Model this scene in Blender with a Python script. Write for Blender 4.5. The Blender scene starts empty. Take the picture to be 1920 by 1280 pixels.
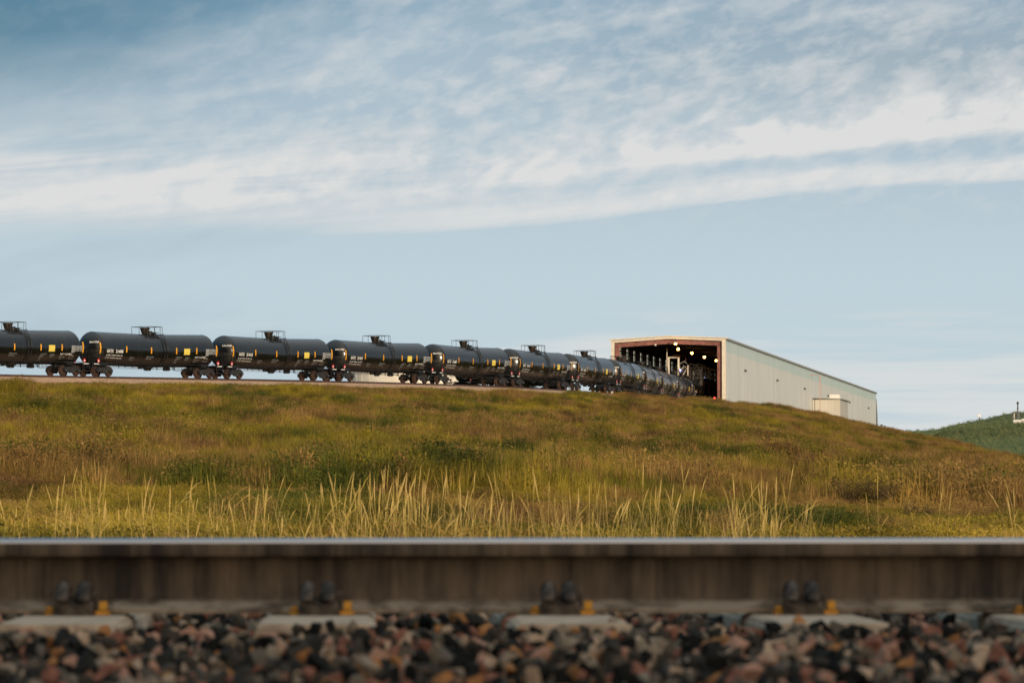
import bpy, bmesh, math, random
import numpy as np
from mathutils import Vector, Matrix
R = math.radians
rnd = random.Random(7)
rng = np.random.default_rng(11)
scene = bpy.context.scene

# ------------------------------------------------------------------ camera, sky, sun, exposure
F = 7200.0                      # focal length in pixels of a 1920 px wide frame (135 mm)
HZ = 941.0                      # image row of the horizon
cam_d = bpy.data.cameras.new("camera")
cam_d.sensor_width = 36.0
cam_d.lens = 36.0 * F / 1920.0
cam_d.clip_start = 0.5
cam_d.clip_end = 20000
cam_d.dof.use_dof = True
cam_d.dof.focus_distance = 85.0
cam_d.dof.aperture_fstop = 9.4
cam_d.dof.aperture_blades = 9
cam = bpy.data.objects.new("camera", cam_d)
scene.collection.objects.link(cam)
cam.location = (0, 0, 0)
cam.rotation_euler = (R(90) + math.atan((HZ - 640) / F), 0, 0)
scene.camera = cam

SUN_AZ = 161.0   # compass bearing of the sun, 0 = +Y, clockwise: low behind the camera, to the right
SUN_EL = 8.0
sd = bpy.data.lights.new("sun", 'SUN')
sd.energy = 3.5
sd.angle = R(1.5)
sd.color = (1.0, 0.83, 0.62)
so = bpy.data.objects.new("sun", sd)
scene.collection.objects.link(so)
sv = Vector((math.sin(R(SUN_AZ)) * math.cos(R(SUN_EL)), math.cos(R(SUN_AZ)) * math.cos(R(SUN_EL)), math.sin(R(SUN_EL))))
so.rotation_euler = sv.to_track_quat('Z', 'Y').to_euler()
so.location = (-40, -60, 60)

vs = scene.view_settings
vs.view_transform = 'Standard'
vs.look = 'None'
vs.exposure = 0.0
vs.gamma = 1.0
scene.cycles.use_denoising = True
scene.cycles.max_bounces = 5
scene.cycles.diffuse_bounces = 3
scene.cycles.transparent_max_bounces = 6
scene.cycles.caustics_reflective = False
scene.cycles.caustics_refractive = False


class NT:
    """tiny expression layer over a node tree"""
    def __init__(s, nt):
        s.nt = nt

    def n(s, t, **k):
        x = s.nt.nodes.new(t)
        for a, b in k.items():
            setattr(x, a, b)
        return x

    def put(s, sock, v):
        if hasattr(v, 'is_output') or isinstance(v, bpy.types.NodeSocket):
            s.nt.links.new(v, sock)
        else:
            sock.default_value = v

    def m(s, op, a, b=0.0, c=0.0, clamp=False):
        x = s.n('ShaderNodeMath', operation=op, use_clamp=clamp)
        s.put(x.inputs[0], a)
        s.put(x.inputs[1], b)
        if len(x.inputs) > 2:
            s.put(x.inputs[2], c)
        return x.outputs[0]

    def add(s, a, b): return s.m('ADD', a, b)
    def sub(s, a, b): return s.m('SUBTRACT', a, b)
    def mul(s, a, b): return s.m('MULTIPLY', a, b)
    def clamp(s, a): return s.m('ADD', a, 0.0, clamp=True)

    def step(s, v, lo, hi, a=0.0, b=1.0):
        x = s.n('ShaderNodeMapRange', interpolation_type='SMOOTHSTEP')
        for i, q in enumerate((v, lo, hi, a, b)):
            s.put(x.inputs[i], q)
        return x.outputs[0]

    def vec(s, x, y, z=0.0):
        c = s.n('ShaderNodeCombineXYZ')
        for i, q in enumerate((x, y, z)):
            s.put(c.inputs[i], q)
        return c.outputs[0]

    def noise(s, vec, scale, detail=4.0, rough=0.55, dist=0.0):
        x = s.n('ShaderNodeTexNoise')
        if vec is not None:
            s.put(x.inputs['Vector'], vec)
        x.inputs['Scale'].default_value = scale
        x.inputs['Detail'].default_value = detail
        x.inputs['Roughness'].default_value = rough
        x.inputs['Distortion'].default_value = dist
        return x.outputs['Fac']

    def mix(s, f, a, b):
        x = s.n('ShaderNodeMix', data_type='RGBA')
        s.put(x.inputs[0], f)
        for i, q in ((6, a), (7, b)):
            if isinstance(q, (tuple, list)) and len(q) == 3:
                q = tuple(q) + (1.0,)
            s.put(x.inputs[i], q)
        return x.outputs[2]

    def curve(s, v, pts):
        x = s.n('ShaderNodeFloatCurve')
        cu = x.mapping.curves[0]
        cu.points[0].location = pts[0]
        cu.points[1].location = pts[-1]
        for p in pts[1:-1]:
            cu.points.new(*p)
        x.mapping.update()
        s.put(x.inputs['Value'], v)
        return x.outputs[0]


world = bpy.data.worlds.new("World")
scene.world = world
world.use_nodes = True
wt = NT(world.node_tree)
for n_ in list(world.node_tree.nodes):
    world.node_tree.nodes.remove(n_)
wout = wt.n('ShaderNodeOutputWorld')
bg = wt.n('ShaderNodeBackground')
world.node_tree.links.new(bg.outputs[0], wout.inputs[0])
sky = wt.n('ShaderNodeTexSky', sky_type='NISHITA')
sky.sun_disc = False
sky.sun_elevation = R(SUN_EL)
sky.sun_rotation = R(SUN_AZ)
sky.altitude = 600
sky.air_density = 1.0
sky.dust_density = 1.2
sky.ozone_density = 1.5
SKY_K = 0.085
base = wt.n('ShaderNodeVectorMath', operation='SCALE')
world.node_tree.links.new(sky.outputs[0], base.inputs[0])
base.inputs['Scale'].default_value = SKY_K
tc = wt.n('ShaderNodeTexCoord')
sx = wt.n('ShaderNodeSeparateXYZ')
world.node_tree.links.new(tc.outputs['Generated'], sx.inputs[0])
az = wt.m('ARCTAN2', sx.outputs[0], sx.outputs[1])
el = wt.m('ARCSINE', sx.outputs[2])
# azimuth and elevation in units of 1/7.2 milliradian; 0,0 is the horizon due +Y
U = wt.add(wt.mul(az, F), 960.0)
V = wt.sub(HZ, wt.mul(el, F))
un = wt.m('DIVIDE', U, 1920.0)
vn = wt.m('DIVIDE', V, 1280.0)


def sky_noise(su, sv_, off, detail=5.0, rough=0.55, dist=0.0, shear=0.0):
    a = wt.m('DIVIDE', U, su)
    b = wt.m('DIVIDE', wt.add(V, wt.mul(U, shear)), sv_)
    return wt.noise(wt.vec(a, b, off), 1.0, detail, rough, dist)


# thin veil over the clear blue: opaque near the horizon, thinner high up and to the left
n_big = sky_noise(900, 260, 3.1, 3.0, 0.5, 0.3, 0.12)
n_mid = sky_noise(330, 90, 6.4, 5.0, 0.55, 0.5, 0.25)
veil = wt.add(wt.step(vn, -0.12, 0.27), wt.mul(wt.sub(n_big, 0.5), 0.8))
veil = wt.add(veil, wt.step(vn, -0.35, -2.0, 0.0, 0.75))
veil = wt.add(veil, wt.step(un, 0.1, 0.9, -0.08, 0.28))
veil = wt.add(veil, wt.mul(wt.step(un, 0.40, 0.0), wt.step(vn, 0.22, 0.0, 0.0, -0.45)))
veil = wt.add(veil, wt.mul(wt.sub(n_mid, 0.5), 0.5))
veil = wt.m('MULTIPLY', wt.clamp(veil), 0.97)
low = wt.step(vn, 0.22, 0.42)
veil_col = wt.mix(low, (0.46, 0.565, 0.64), (0.525, 0.64, 0.70))
warm = wt.mul(wt.step(un, 0.30, 0.95), wt.step(vn, 0.26, 0.06))
veil_col = wt.mix(wt.mul(warm, 0.85), veil_col, (0.37, 0.44, 0.49))
dark_blue = wt.mix(wt.step(wt.add(un, wt.mul(vn, 1.3)), -0.05, 0.50), (0.055, 0.18, 0.29), (0.23, 0.37, 0.51))
clear = wt.mix(0.8, base.outputs[0], dark_blue)
col = wt.mix(veil, clear, veil_col)
# cirrus bank: crisp lower edge, feathering upwards
edge = wt.mul(wt.curve(un, [(0.0, 0.455), (0.16, 0.443), (0.40, 0.437), (0.50, 0.424), (0.63, 0.400), (0.74, 0.372), (0.86, 0.356), (1.0, 0.346)]), 1000.0)
e_n = wt.mul(wt.sub(sky_noise(190, 16, 9.0, 5.0, 0.55, 0.4, 0.1), 0.5), 22.0)
dd = wt.sub(wt.add(edge, e_n), V)                     # height above the lower edge
streak = sky_noise(520, 40, 1.7, 5.0, 0.55, 0.5, 0.09)
soft = wt.mul(wt.step(dd, -6.0, 40.0), wt.step(dd, 260.0, 40.0))
rim = wt.mul(wt.step(dd, -5.0, 10.0), wt.step(dd, 62.0, 10.0))
rim = wt.mul(rim, wt.step(un, 0.25, 0.50))
puff = sky_noise(80, 50, 5.5, 5.0, 0.52, 0.3, 0.25)
puffw = sky_noise(300, 110, 8.2, 4.0, 0.55, 0.3, 0.2)
# second streak, higher to the right
edge2 = wt.mul(wt.curve(un, [(0.0, 0.400), (0.30, 0.372), (0.54, 0.333), (0.66, 0.306), (0.80, 0.284), (1.0, 0.246)]), 1000.0)
d2 = wt.sub(wt.add(edge2, wt.mul(e_n, 0.6)), V)
rim2 = wt.mul(wt.step(d2, -8.0, 8.0), wt.step(d2, 40.0, 6.0))
fringe = wt.mul(wt.step(d2, -25.0, 12.0), wt.step(d2, 135.0, 20.0))
fringe = wt.mul(fringe, wt.step(puff, 0.34, 0.70))
gap = wt.mul(wt.step(un, 0.50, 0.78), wt.mul(wt.step(dd, 30.0, 62.0), wt.step(d2, 6.0, -14.0)))
cir = wt.mul(soft, wt.add(0.26, wt.mul(wt.step(streak, 0.30, 0.78), 0.44)))
cir = wt.mul(cir, wt.sub(1.0, wt.mul(gap, 0.85)))
left_white = wt.mul(wt.step(un, 0.62, 0.10), wt.mul(wt.step(vn, 0.15, 0.25), wt.step(vn, 0.36, 0.28)))
cl = wt.add(cir, wt.add(wt.mul(rim, 0.62), wt.mul(rim2, wt.step(un, 0.40, 0.62, 0.0, 0.40))))
cl = wt.add(cl, wt.mul(fringe, wt.step(un, 0.25, 0.60, 0.35, 0.75)))
cl = wt.add(cl, wt.mul(left_white, wt.mul(wt.step(streak, 0.30, 0.75), 0.50)))
# scattered small puffs high up
up = wt.mul(wt.step(vn, 0.29, 0.15), wt.step(wt.mul(puff, wt.add(0.48, puffw)), 0.38, 0.70))
cl = wt.add(cl, wt.mul(up, wt.step(un, 0.05, 0.6, 0.08, 0.32)))
wisp = sky_noise(380, 70, 33.0, 5.0, 0.55, 0.4, 0.18)
cl = wt.add(cl, wt.mul(wt.mul(wt.step(vn, 0.33, 0.20), wt.step(wisp, 0.42, 0.70)), wt.step(wt.add(un, wt.mul(vn, 1.5)), 0.12, 0.5, 0.0, 0.30)))
# flat banks low over the horizon
lown = sky_noise(520, 34, 12.3, 5.0, 0.55, 0.2, 0.02)
lowb = wt.mul(wt.step(vn, 0.43, 0.50), wt.step(lown, 0.44, 0.68))
cl = wt.add(cl, wt.mul(lowb, wt.step(wt.add(un, wt.mul(vn, 0.8)), 0.5, 1.0, 0.18, 0.70)))
band = sky_noise(700, 22, 21.0, 4.0, 0.5, 0.2, -0.01)
lowr = wt.mul(wt.step(wt.add(un, wt.mul(vn, 0.9)), 0.75, 1.25), wt.step(vn, 0.46, 0.56))
cl = wt.add(cl, wt.mul(lowr, wt.step(band, 0.34, 0.60, 0.15, 0.92)))
mott = sky_noise(62, 34, 44.0, 4.0, 0.55, 0.2, 0.22)
mot_w = wt.mul(wt.mul(wt.step(vn, 0.36, 0.27), wt.step(vn, -0.10, 0.12)), wt.step(wt.add(un, vn), 0.1, 0.6))
cl = wt.add(cl, wt.mul(mot_w, wt.mul(wt.sub(wt.step(mott, 0.36, 0.66), 0.45), 0.34)))
cl = wt.m('MULTIPLY', wt.clamp(cl), 0.93)
white = wt.mix(wt.step(vn, 0.42, 0.55), (0.735, 0.735, 0.725), (0.68, 0.715, 0.715))
col = wt.mix(cl, col, white)
# the sky brightens and warms towards the low sun behind the camera
sdot = wt.n('ShaderNodeVectorMath', operation='DOT_PRODUCT')
world.node_tree.links.new(tc.outputs['Generated'], sdot.inputs[0])
sdot.inputs[1].default_value = tuple(sv)
glow = wt.m('POWER', wt.m('MAXIMUM', sdot.outputs['Value'], 0.0), 3.0)
col = wt.mix(wt.mul(glow, 0.9), col, (1.15, 0.86, 0.58))
world.node_tree.links.new(col, bg.inputs[0])
bg.inputs[1].default_value = 1.0

# ------------------------------------------------------------------ helpers
COL = scene.collection.objects


def tag(o, label=None, cat=None, group=None, kind=None):
    if label: o['label'] = label
    if cat: o['category'] = cat
    if group: o['group'] = group
    if kind: o['kind'] = kind
    return o


def empty(name, loc, label, cat, group=None, rz=0.0):
    o = bpy.data.objects.new(name, None)
    COL.link(o)
    o.location = loc
    o.rotation_euler = (0, 0, rz)
    return tag(o, label, cat, group)


class MB:
    def __init__(s):
        s.v = []; s.f = []; s.mi = []; s.cur = 0

    def quad_box(s, c, sz, mat=None):
        x, y, z = [q / 2 for q in sz]
        i = len(s.v)
        for dx, dy, dz in ((-1, -1, -1), (1, -1, -1), (1, 1, -1), (-1, 1, -1), (-1, -1, 1), (1, -1, 1), (1, 1, 1), (-1, 1, 1)):
            p = Vector((dx * x, dy * y, dz * z))
            if mat is not None: p = mat @ p
            s.v.append((p.x + c[0], p.y + c[1], p.z + c[2]))
        for f in ((0, 3, 2, 1), (4, 5, 6, 7), (0, 1, 5, 4), (1, 2, 6, 5), (2, 3, 7, 6), (3, 0, 4, 7)):
            s.f.append(tuple(i + k for k in f)); s.mi.append(s.cur)
        return s

    def tube(s, pts, r, seg=8, cap=True):
        pts = [Vector(p) for p in pts]
        rr = r if isinstance(r, (list, tuple)) else [r] * len(pts)
        i0 = len(s.v)
        up = Vector((0, 0, 1))
        for k, p in enumerate(pts):
            a = pts[max(0, k - 1)]; b = pts[min(len(pts) - 1, k + 1)]
            t = (b - a).normalized()
            u = t.cross(up)
            if u.length < 1e-4: u = t.cross(Vector((1, 0, 0)))
            u.normalize(); w = u.cross(t)
            for j in range(seg):
                q = 2 * math.pi * j / seg
                s.v.append(tuple(p + (u * math.cos(q) + w * math.sin(q)) * rr[k]))
        for k in range(len(pts) - 1):
            for j in range(seg):
                a = i0 + k * seg + j; b = i0 + k * seg + (j + 1) % seg
                s.f.append((a, b, b + seg, a + seg)); s.mi.append(s.cur)
        if cap:
            s.f.append(tuple(i0 + j for j in range(seg))[::-1]); s.mi.append(s.cur)
            s.f.append(tuple(i0 + (len(pts) - 1) * seg + j for j in range(seg))); s.mi.append(s.cur)
        return s

    def prism(s, poly, a, b, axis='y'):
        """closed polygon in the two other axes, extruded from a to b along axis"""
        i = len(s.v); n = len(poly)
        for w in (a, b):
            for p in poly:
                if axis == 'y': s.v.append((p[0], w, p[1]))
                elif axis == 'x': s.v.append((w, p[0], p[1]))
                else: s.v.append((p[0], p[1], w))
        s.f.append(tuple(i + k for k in range(n))); s.mi.append(s.cur)
        s.f.append(tuple(i + n + k for k in range(n))[::-1]); s.mi.append(s.cur)
        for k in range(n):
            j = (k + 1) % n
            s.f.append((i + k, i + n + k, i + n + j, i + j)); s.mi.append(s.cur)
        return s

    def lathe(s, prof, seg=24, c=(0, 0, 0), axis='z', a0=0.0, a1=2 * math.pi, zfun=None):
        """profile of (axial, radius)"""
        i0 = len(s.v)
        full = abs(a1 - a0 - 2 * math.pi) < 1e-6
        m = seg if full else seg + 1
        for (h, r) in prof:
            zo = zfun(h) if zfun else 0.0
            for j in range(m):
                q = a0 + (a1 - a0) * j / seg
                if axis == 'z': p = (r * math.cos(q), r * math.sin(q), h)
                elif axis == 'x': p = (h, r * math.cos(q), r * math.sin(q) + zo)
                else: p = (r * math.cos(q), h, r * math.sin(q))
                s.v.append((p[0] + c[0], p[1] + c[1], p[2] + c[2]))
        for k in range(len(prof) - 1):
            for j in range(seg):
                a = i0 + k * m + j; b = i0 + k * m + (j + 1) % m
                s.f.append((a, b, b + m, a + m)); s.mi.append(s.cur)
        return s

    def mesh(s, name, mats, smooth=False):
        me = bpy.data.meshes.new(name)
        me.from_pydata(s.v, [], s.f)
        if not isinstance(mats, (list, tuple)): mats = [mats]
        for m in mats: me.materials.append(m)
        if len(mats) > 1: me.polygons.foreach_set('material_index', s.mi)
        bm = bmesh.new(); bm.from_mesh(me)
        bmesh.ops.recalc_face_normals(bm, faces=bm.faces)
        bm.to_mesh(me); bm.free()
        if smooth:
            me.polygons.foreach_set('use_smooth', [True] * len(me.polygons))
            me.set_sharp_from_angle(angle=R(smooth if smooth is not True else 40))
        me.update()
        return me

    def build(s, name, mats, parent=None, smooth=False, bevel=0.0):
        me = s.mesh(name, mats, smooth)
        if bevel:
            bm = bmesh.new(); bm.from_mesh(me)
            bmesh.ops.bevel(bm, geom=[e for e in bm.edges if len(e.link_faces) == 2 and e.calc_face_angle(0) > 0.6], offset=bevel, segments=2, affect='EDGES', clamp_overlap=True)
            bm.to_mesh(me); bm.free()
        o = bpy.data.objects.new(name, me)
        COL.link(o)
        if parent: o.parent = parent
        return o


def copy_tree(o, parent=None):
    c = o.copy()
    COL.link(c)
    c.parent = parent
    for ch in list(o.children):
        copy_tree(ch, c)
    return c


def mat(name, col, rough=0.6, metal=0.0, spec=0.5, fn=None, emis=None):
    m = bpy.data.materials.new(name)
    m.use_nodes = True
    t = NT(m.node_tree)
    b = m.node_tree.nodes['Principled BSDF']
    b.inputs['Base Color'].default_value = tuple(col) + (1,)
    b.inputs['Roughness'].default_value = rough
    b.inputs['Metallic'].default_value = metal
    b.inputs['Specular IOR Level'].default_value = spec
    if emis:
        b.inputs['Emission Color'].default_value = tuple(emis[0]) + (1,)
        b.inputs['Emission Strength'].default_value = emis[1]
    if fn: fn(t, b)
    return m


def speckle(c1, c2, scale, rough=None, bump=0.0, lo=0.35, hi=0.65, stretch=None, obj=True):
    def f(t, b):
        co = t.n('ShaderNodeTexCoord').outputs['Object' if obj else 'Generated']
        if stretch:
            mp = t.n('ShaderNodeMapping'); t.put(mp.inputs['Vector'], co)
            mp.inputs['Scale'].default_value = stretch
            co = mp.outputs[0]
        n = t.noise(co, scale, 6.0, 0.6)
        t.put(b.inputs['Base Color'], t.mix(t.step(n, lo, hi), c1, c2))
        if rough: t.put(b.inputs['Roughness'], t.step(n, 0.3, 0.7, rough[0], rough[1]))
        if bump:
            bp = t.n('ShaderNodeBump'); bp.inputs['Strength'].default_value = bump
            bp.inputs['Distance'].default_value = 0.01
            t.put(bp.inputs['Height'], n); t.put(b.inputs['Normal'], bp.outputs[0])
    return f


def tank_paint(t, b):
    co = t.n('ShaderNodeTexCoord').outputs['Object']
    oi = t.n('ShaderNodeObjectInfo').outputs['Random']
    mp = t.n('ShaderNodeMapping'); t.put(mp.inputs['Vector'], co); mp.inputs['Scale'].default_value = (1.0, 1.0, 0.30)
    t.put(mp.inputs['Location'], t.vec(t.mul(oi, 60.0), t.mul(oi, 31.0), 0.0))
    n1 = t.noise(mp.outputs[0], 1.1, 7.0, 0.65)
    n2 = t.noise(mp.outputs[0], 6.0, 5.0, 0.6)
    # pale sky sheen on the upper shell, painted into the base colour
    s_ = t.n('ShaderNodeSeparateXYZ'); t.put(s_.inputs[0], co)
    dust_sheen = t.step(t.add(s_.outputs[2], t.mul(t.sub(n1, 0.5), 0.5)), 2.9, 4.1, 0.0, 0.85)
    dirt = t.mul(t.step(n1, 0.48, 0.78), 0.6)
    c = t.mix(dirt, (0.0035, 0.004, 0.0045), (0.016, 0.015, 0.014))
    c = t.mix(dust_sheen, c, (0.058, 0.066, 0.074))
    t.put(b.inputs['Base Color'], c)
    t.put(b.inputs['Roughness'], t.step(t.add(n1, t.mul(n2, 0.3)), 0.45, 0.85, 0.19, 0.32))
    bp = t.n('ShaderNodeBump'); bp.inputs['Strength'].default_value = 0.06; bp.inputs['Distance'].default_value = 0.02
    t.put(bp.inputs['Height'], t.noise(mp.outputs[0], 2.2, 2.0)); t.put(b.inputs['Normal'], bp.outputs[0])


def wall_metal(c1, c2, pitch=0.3):
    """ribbed steel cladding: ribs as bump along the wall, slight soiling"""
    def f(t, b):
        co = t.n('ShaderNodeTexCoord').outputs['Object']
        s_ = t.n('ShaderNodeSeparateXYZ'); t.put(s_.inputs[0], co)
        along = t.add(s_.outputs[0], s_.outputs[1])
        w = t.m('PINGPONG', along, pitch / 2)
        h = t.step(w, pitch * 0.30, pitch * 0.42)
        mp = t.n('ShaderNodeMapping'); t.put(mp.inputs['Vector'], co); mp.inputs['Scale'].default_value = (1.0, 1.0, 0.25)
        n = t.noise(mp.outputs[0], 0.6, 6.0, 0.6)
        sheet = t.m('FLOOR', t.m('DIVIDE', along, 3.4))
        wn = t.n('ShaderNodeTexWhiteNoise', noise_dimensions='1D'); t.put(wn.inputs['W'], sheet)
        k_ = t.clamp(t.add(t.step(n, 0.3, 0.75), t.mul(t.sub(wn.outputs['Value'], 0.5), 0.55)))
        t.put(b.inputs['Base Color'], t.mix(k_, c1, c2))
        bp = t.n('ShaderNodeBump'); bp.inputs['Strength'].default_value = 0.35; bp.inputs['Distance'].default_value = 0.03
        t.put(bp.inputs['Height'], h); t.put(b.inputs['Normal'], bp.outputs[0])
    return f


M = {}
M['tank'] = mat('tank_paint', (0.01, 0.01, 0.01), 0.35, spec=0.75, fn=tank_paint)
M['black'] = mat('black_steel', (0.012, 0.013, 0.014), 0.5, fn=speckle((0.004, 0.0045, 0.005), (0.016, 0.015, 0.014), 3.0))
M['frame'] = mat('truck_steel', (0.02, 0.02, 0.022), 0.6, fn=speckle((0.007, 0.008, 0.009), (0.028, 0.025, 0.023), 5.0))
M['wheel'] = mat('rusty_wheel', (0.09, 0.045, 0.03), 0.7, fn=speckle((0.016, 0.009, 0.007), (0.075, 0.036, 0.022), 5.0))
M['cap'] = mat('bearing_cap', (0.05, 0.08, 0.13), 0.35, 0.3)
M['yellow'] = mat('reflective_yellow', (0.80, 0.36, 0.015), 0.5)
M['ypanel'] = mat('pale_yellow_decal', (0.74, 0.58, 0.10), 0.5)
M['white'] = mat('white_stencil', (0.72, 0.72, 0.70), 0.6)
M['grey'] = mat('grey_stencil', (0.30, 0.31, 0.31), 0.6)
M['red'] = mat('placard_red', (0.62, 0.03, 0.04), 0.45)
M['rust'] = mat('railhead_side', (0.10, 0.06, 0.035), 0.75)
M['manway'] = mat('manway_bronze', (0.06, 0.045, 0.03), 0.5, fn=speckle((0.015, 0.012, 0.009), (0.05, 0.035, 0.024), 2.5))


def rail_side(t, b):
    co = t.n('ShaderNodeTexCoord').outputs['Object']
    mp = t.n('ShaderNodeMapping'); t.put(mp.inputs['Vector'], co); mp.inputs['Scale'].default_value = (1.0, 1.0, 0.07)
    n = t.noise(mp.outputs[0], 16.0, 6.0, 0.7)
    n2 = t.noise(co, 1.7, 5.0, 0.6)
    s_ = t.n('ShaderNodeSeparateXYZ'); t.put(s_.inputs[0], co)
    c = t.mix(t.step(t.add(t.mul(n, 0.6), t.mul(n2, 0.5)), 0.42, 0.70), (0.030, 0.021, 0.014), (0.215, 0.150, 0.095))
    dust_sheen = t.mul(t.step(s_.outputs[2], -0.150, -0.163), t.step(t.noise(co, 14.0, 5.0), 0.35, 0.62, 0.15, 1.0))
    c = t.mix(dust_sheen, c, (0.46, 0.37, 0.27))
    t.put(b.inputs['Base Color'], c)
    bp = t.n('ShaderNodeBump'); bp.inputs['Strength'].default_value = 0.4; bp.inputs['Distance'].default_value = 0.002
    t.put(bp.inputs['Height'], t.noise(co, 120.0, 4.0)); t.put(b.inputs['Normal'], bp.outputs[0])


M['rail'] = mat('weathered_rail', (0.1, 0.06, 0.04), 0.8, fn=rail_side)
M['polish'] = mat('polished_rail_top', (0.66, 0.64, 0.64), 0.33, 1.0)
M['concrete'] = mat('tie_concrete', (0.42, 0.37, 0.32), 1.0, spec=0.03, fn=speckle((0.56, 0.43, 0.31), (0.76, 0.61, 0.45), 14.0, bump=0.5))
M['clip'] = mat('spring_steel', (0.03, 0.026, 0.022), 0.55, 0.2, fn=speckle((0.012, 0.010, 0.008), (0.15, 0.115, 0.085), 26.0))
M['insul'] = mat('amber_insulator', (0.62, 0.27, 0.02), 0.5, fn=speckle((0.40, 0.19, 0.03), (0.95, 0.46, 0.05), 30.0))
M['cream'] = mat('cream_cladding', (0.60, 0.59, 0.53), 0.55, fn=wall_metal((0.60, 0.60, 0.555), (0.69, 0.685, 0.635)))
M['sage'] = mat('pale_green_cladding', (0.50, 0.57, 0.51), 0.4, fn=wall_metal((0.47, 0.555, 0.50), (0.54, 0.61, 0.555)))
M['trim'] = mat('cream_trim', (0.66, 0.58, 0.46), 0.5, fn=speckle((0.62, 0.54, 0.43), (0.70, 0.62, 0.50), 1.5))
M['annex'] = mat('annex_cladding', (0.5, 0.46, 0.38), 0.55, fn=wall_metal((0.46, 0.43, 0.36), (0.52, 0.485, 0.41), 0.6))
M['eave'] = mat('eave_flashing', (0.22, 0.22, 0.19), 0.5)
M['primer'] = mat('red_primer_steel', (0.22, 0.085, 0.065), 0.65, fn=speckle((0.17, 0.062, 0.048), (0.29, 0.115, 0.09), 1.2))
M['primer_pale'] = mat('red_primer_pipe', (0.50, 0.28, 0.22), 0.6)
M['shaded_primer'] = mat('shaded_primer_steel', (0.035, 0.022, 0.02), 0.6)  # primer steel with the shed's interior shade put into its colour
M['dark'] = mat('interior_shade', (0.012, 0.012, 0.013), 0.9)
M['floor'] = mat('slab', (0.10, 0.095, 0.085), 0.9)
M['galv'] = mat('galvanised_steel', (0.45, 0.43, 0.39), 0.5, 0.3)
M['cabin'] = mat('tan_cabin', (0.50, 0.38, 0.24), 0.6)
M['glassy'] = mat('dark_glass', (0.02, 0.025, 0.03), 0.1)
M['lamp'] = mat('sodium_lamp', (1, 0.7, 0.3), emis=((1.0, 0.50, 0.09), 26.0))
M['led'] = mat('blue_led_lamp', (0.5, 0.5, 1), emis=((0.40, 0.42, 1.0), 9.0))
M['redlamp'] = mat('red_lamp', (1, 0.1, 0.1), emis=((1.0, 0.08, 0.06), 2.5))
M['fixture'] = mat('bronze_fixture', (0.03, 0.03, 0.028), 0.5)
M['oil_tank'] = mat('cream_tank_paint', (0.72, 0.66, 0.55), 0.5, fn=speckle((0.68, 0.62, 0.52), (0.76, 0.71, 0.61), 0.25))
M['whitep'] = mat('white_paint', (0.75, 0.70, 0.64), 0.45, fn=speckle((0.70, 0.65, 0.58), (0.78, 0.74, 0.68), 0.8))


def panel_mat():
    m = bpy.data.materials.new('translucent_panel')
    m.use_nodes = True
    t = NT(m.node_tree)
    b = m.node_tree.nodes['Principled BSDF']
    m.node_tree.nodes.remove(b)
    tr = t.n('ShaderNodeBsdfTranslucent'); tr.inputs[0].default_value = (0.85, 0.80, 0.66, 1)
    tp = t.n('ShaderNodeBsdfTransparent'); tp.inputs[0].default_value = (0.95, 0.88, 0.76, 1)
    mx = t.n('ShaderNodeMixShader'); mx.inputs[0].default_value = 0.88
    t.nt.links.new(tr.outputs[0], mx.inputs[1]); t.nt.links.new(tp.outputs[0], mx.inputs[2])
    t.nt.links.new(mx.outputs[0], m.node_tree.nodes['Material Output'].inputs[0])
    return m


M['panel'] = panel_mat()

# ------------------------------------------------------------------ ground shape
JX = [148, 399, 612, 797, 943, 1055, 1137, 1187, 1219, 1251, 1279, 1306, 1330]
YT = [621, 628.5, 635.7, 643.5, 653, 661, 671.7, 682, 691.5, 700, 708, 715, 724]
P = 18.0


def chain_next(p, a, sign):
    A = 1 + a * a; B = -2 * (p[0] * a + p[1]); C = p[0] ** 2 + p[1] ** 2 - P * P
    d = (-B + sign * math.sqrt(max(B * B - 4 * A * C, 0))) / (2 * A)
    return (d * a, d)


joints = [((148 - 960) / F * 345.0, 345.0)]
for x_ in JX[1:]:
    joints.append(chain_next(joints[-1], (x_ - 960) / F, 1))
zj = [(HZ - y) / F * j[1] - 4.05 for y, j in zip(YT, joints)]
for x_, z_ in ((-116, None), (-396, None)):
    j = chain_next(joints[0], (x_ - 960) / F, -1)
    joints.insert(0, j)
    zj.insert(0, zj[0] - (0.22 if x_ > -200 else 0.18))
zs = np.array(zj)
for _ in range(2):
    zs[1:-1] = 0.25 * zs[:-2] + 0.5 * zs[1:-1] + 0.25 * zs[2:]
TR = [Vector((j[0], j[1], z)) for j, z in zip(joints, zs)]       # car joints at rail level, left to right
lx = [960 + F * p.x / p.y for p in TR]


def interp(x, xs, ys): return np.interp(x, xs, ys)


track_d = lambda px: interp(px, lx, [p.y for p in TR])
track_z = lambda px: interp(px, lx, [p.z for p in TR])
CX = [-1400, -396, 0, 240, 480, 640, 860, 1000, 1055, 1134, 1217, 1300, 1357, 1420, 1500, 1560, 1640, 1700, 1760, 1800, 1850, 1890, 1920, 2100, 2400, 3200]
CYY = [700, 708, 713.5, 718, 720, 723.5, 731, 735, 737, 741, 745, 749, 754, 757, 768, 778, 801, 812, 824, 835, 849, 858, 865, 893, 912, 925]
CD = [330, 305, None, None, None, None, None, None, 419, 436, 455, 463, 468, 480, 510, 530, 560, 550, 510, 455, 390, 345, 315, 235, 175, 130]
CDD = [(d if d is not None else float(track_d(x) - 5.0)) for d, x in zip(CD, CX)]
crest_d = lambda px: interp(px, CX, CDD)
crest_y = lambda px: interp(px, CX, CYY) + 2.5


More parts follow.
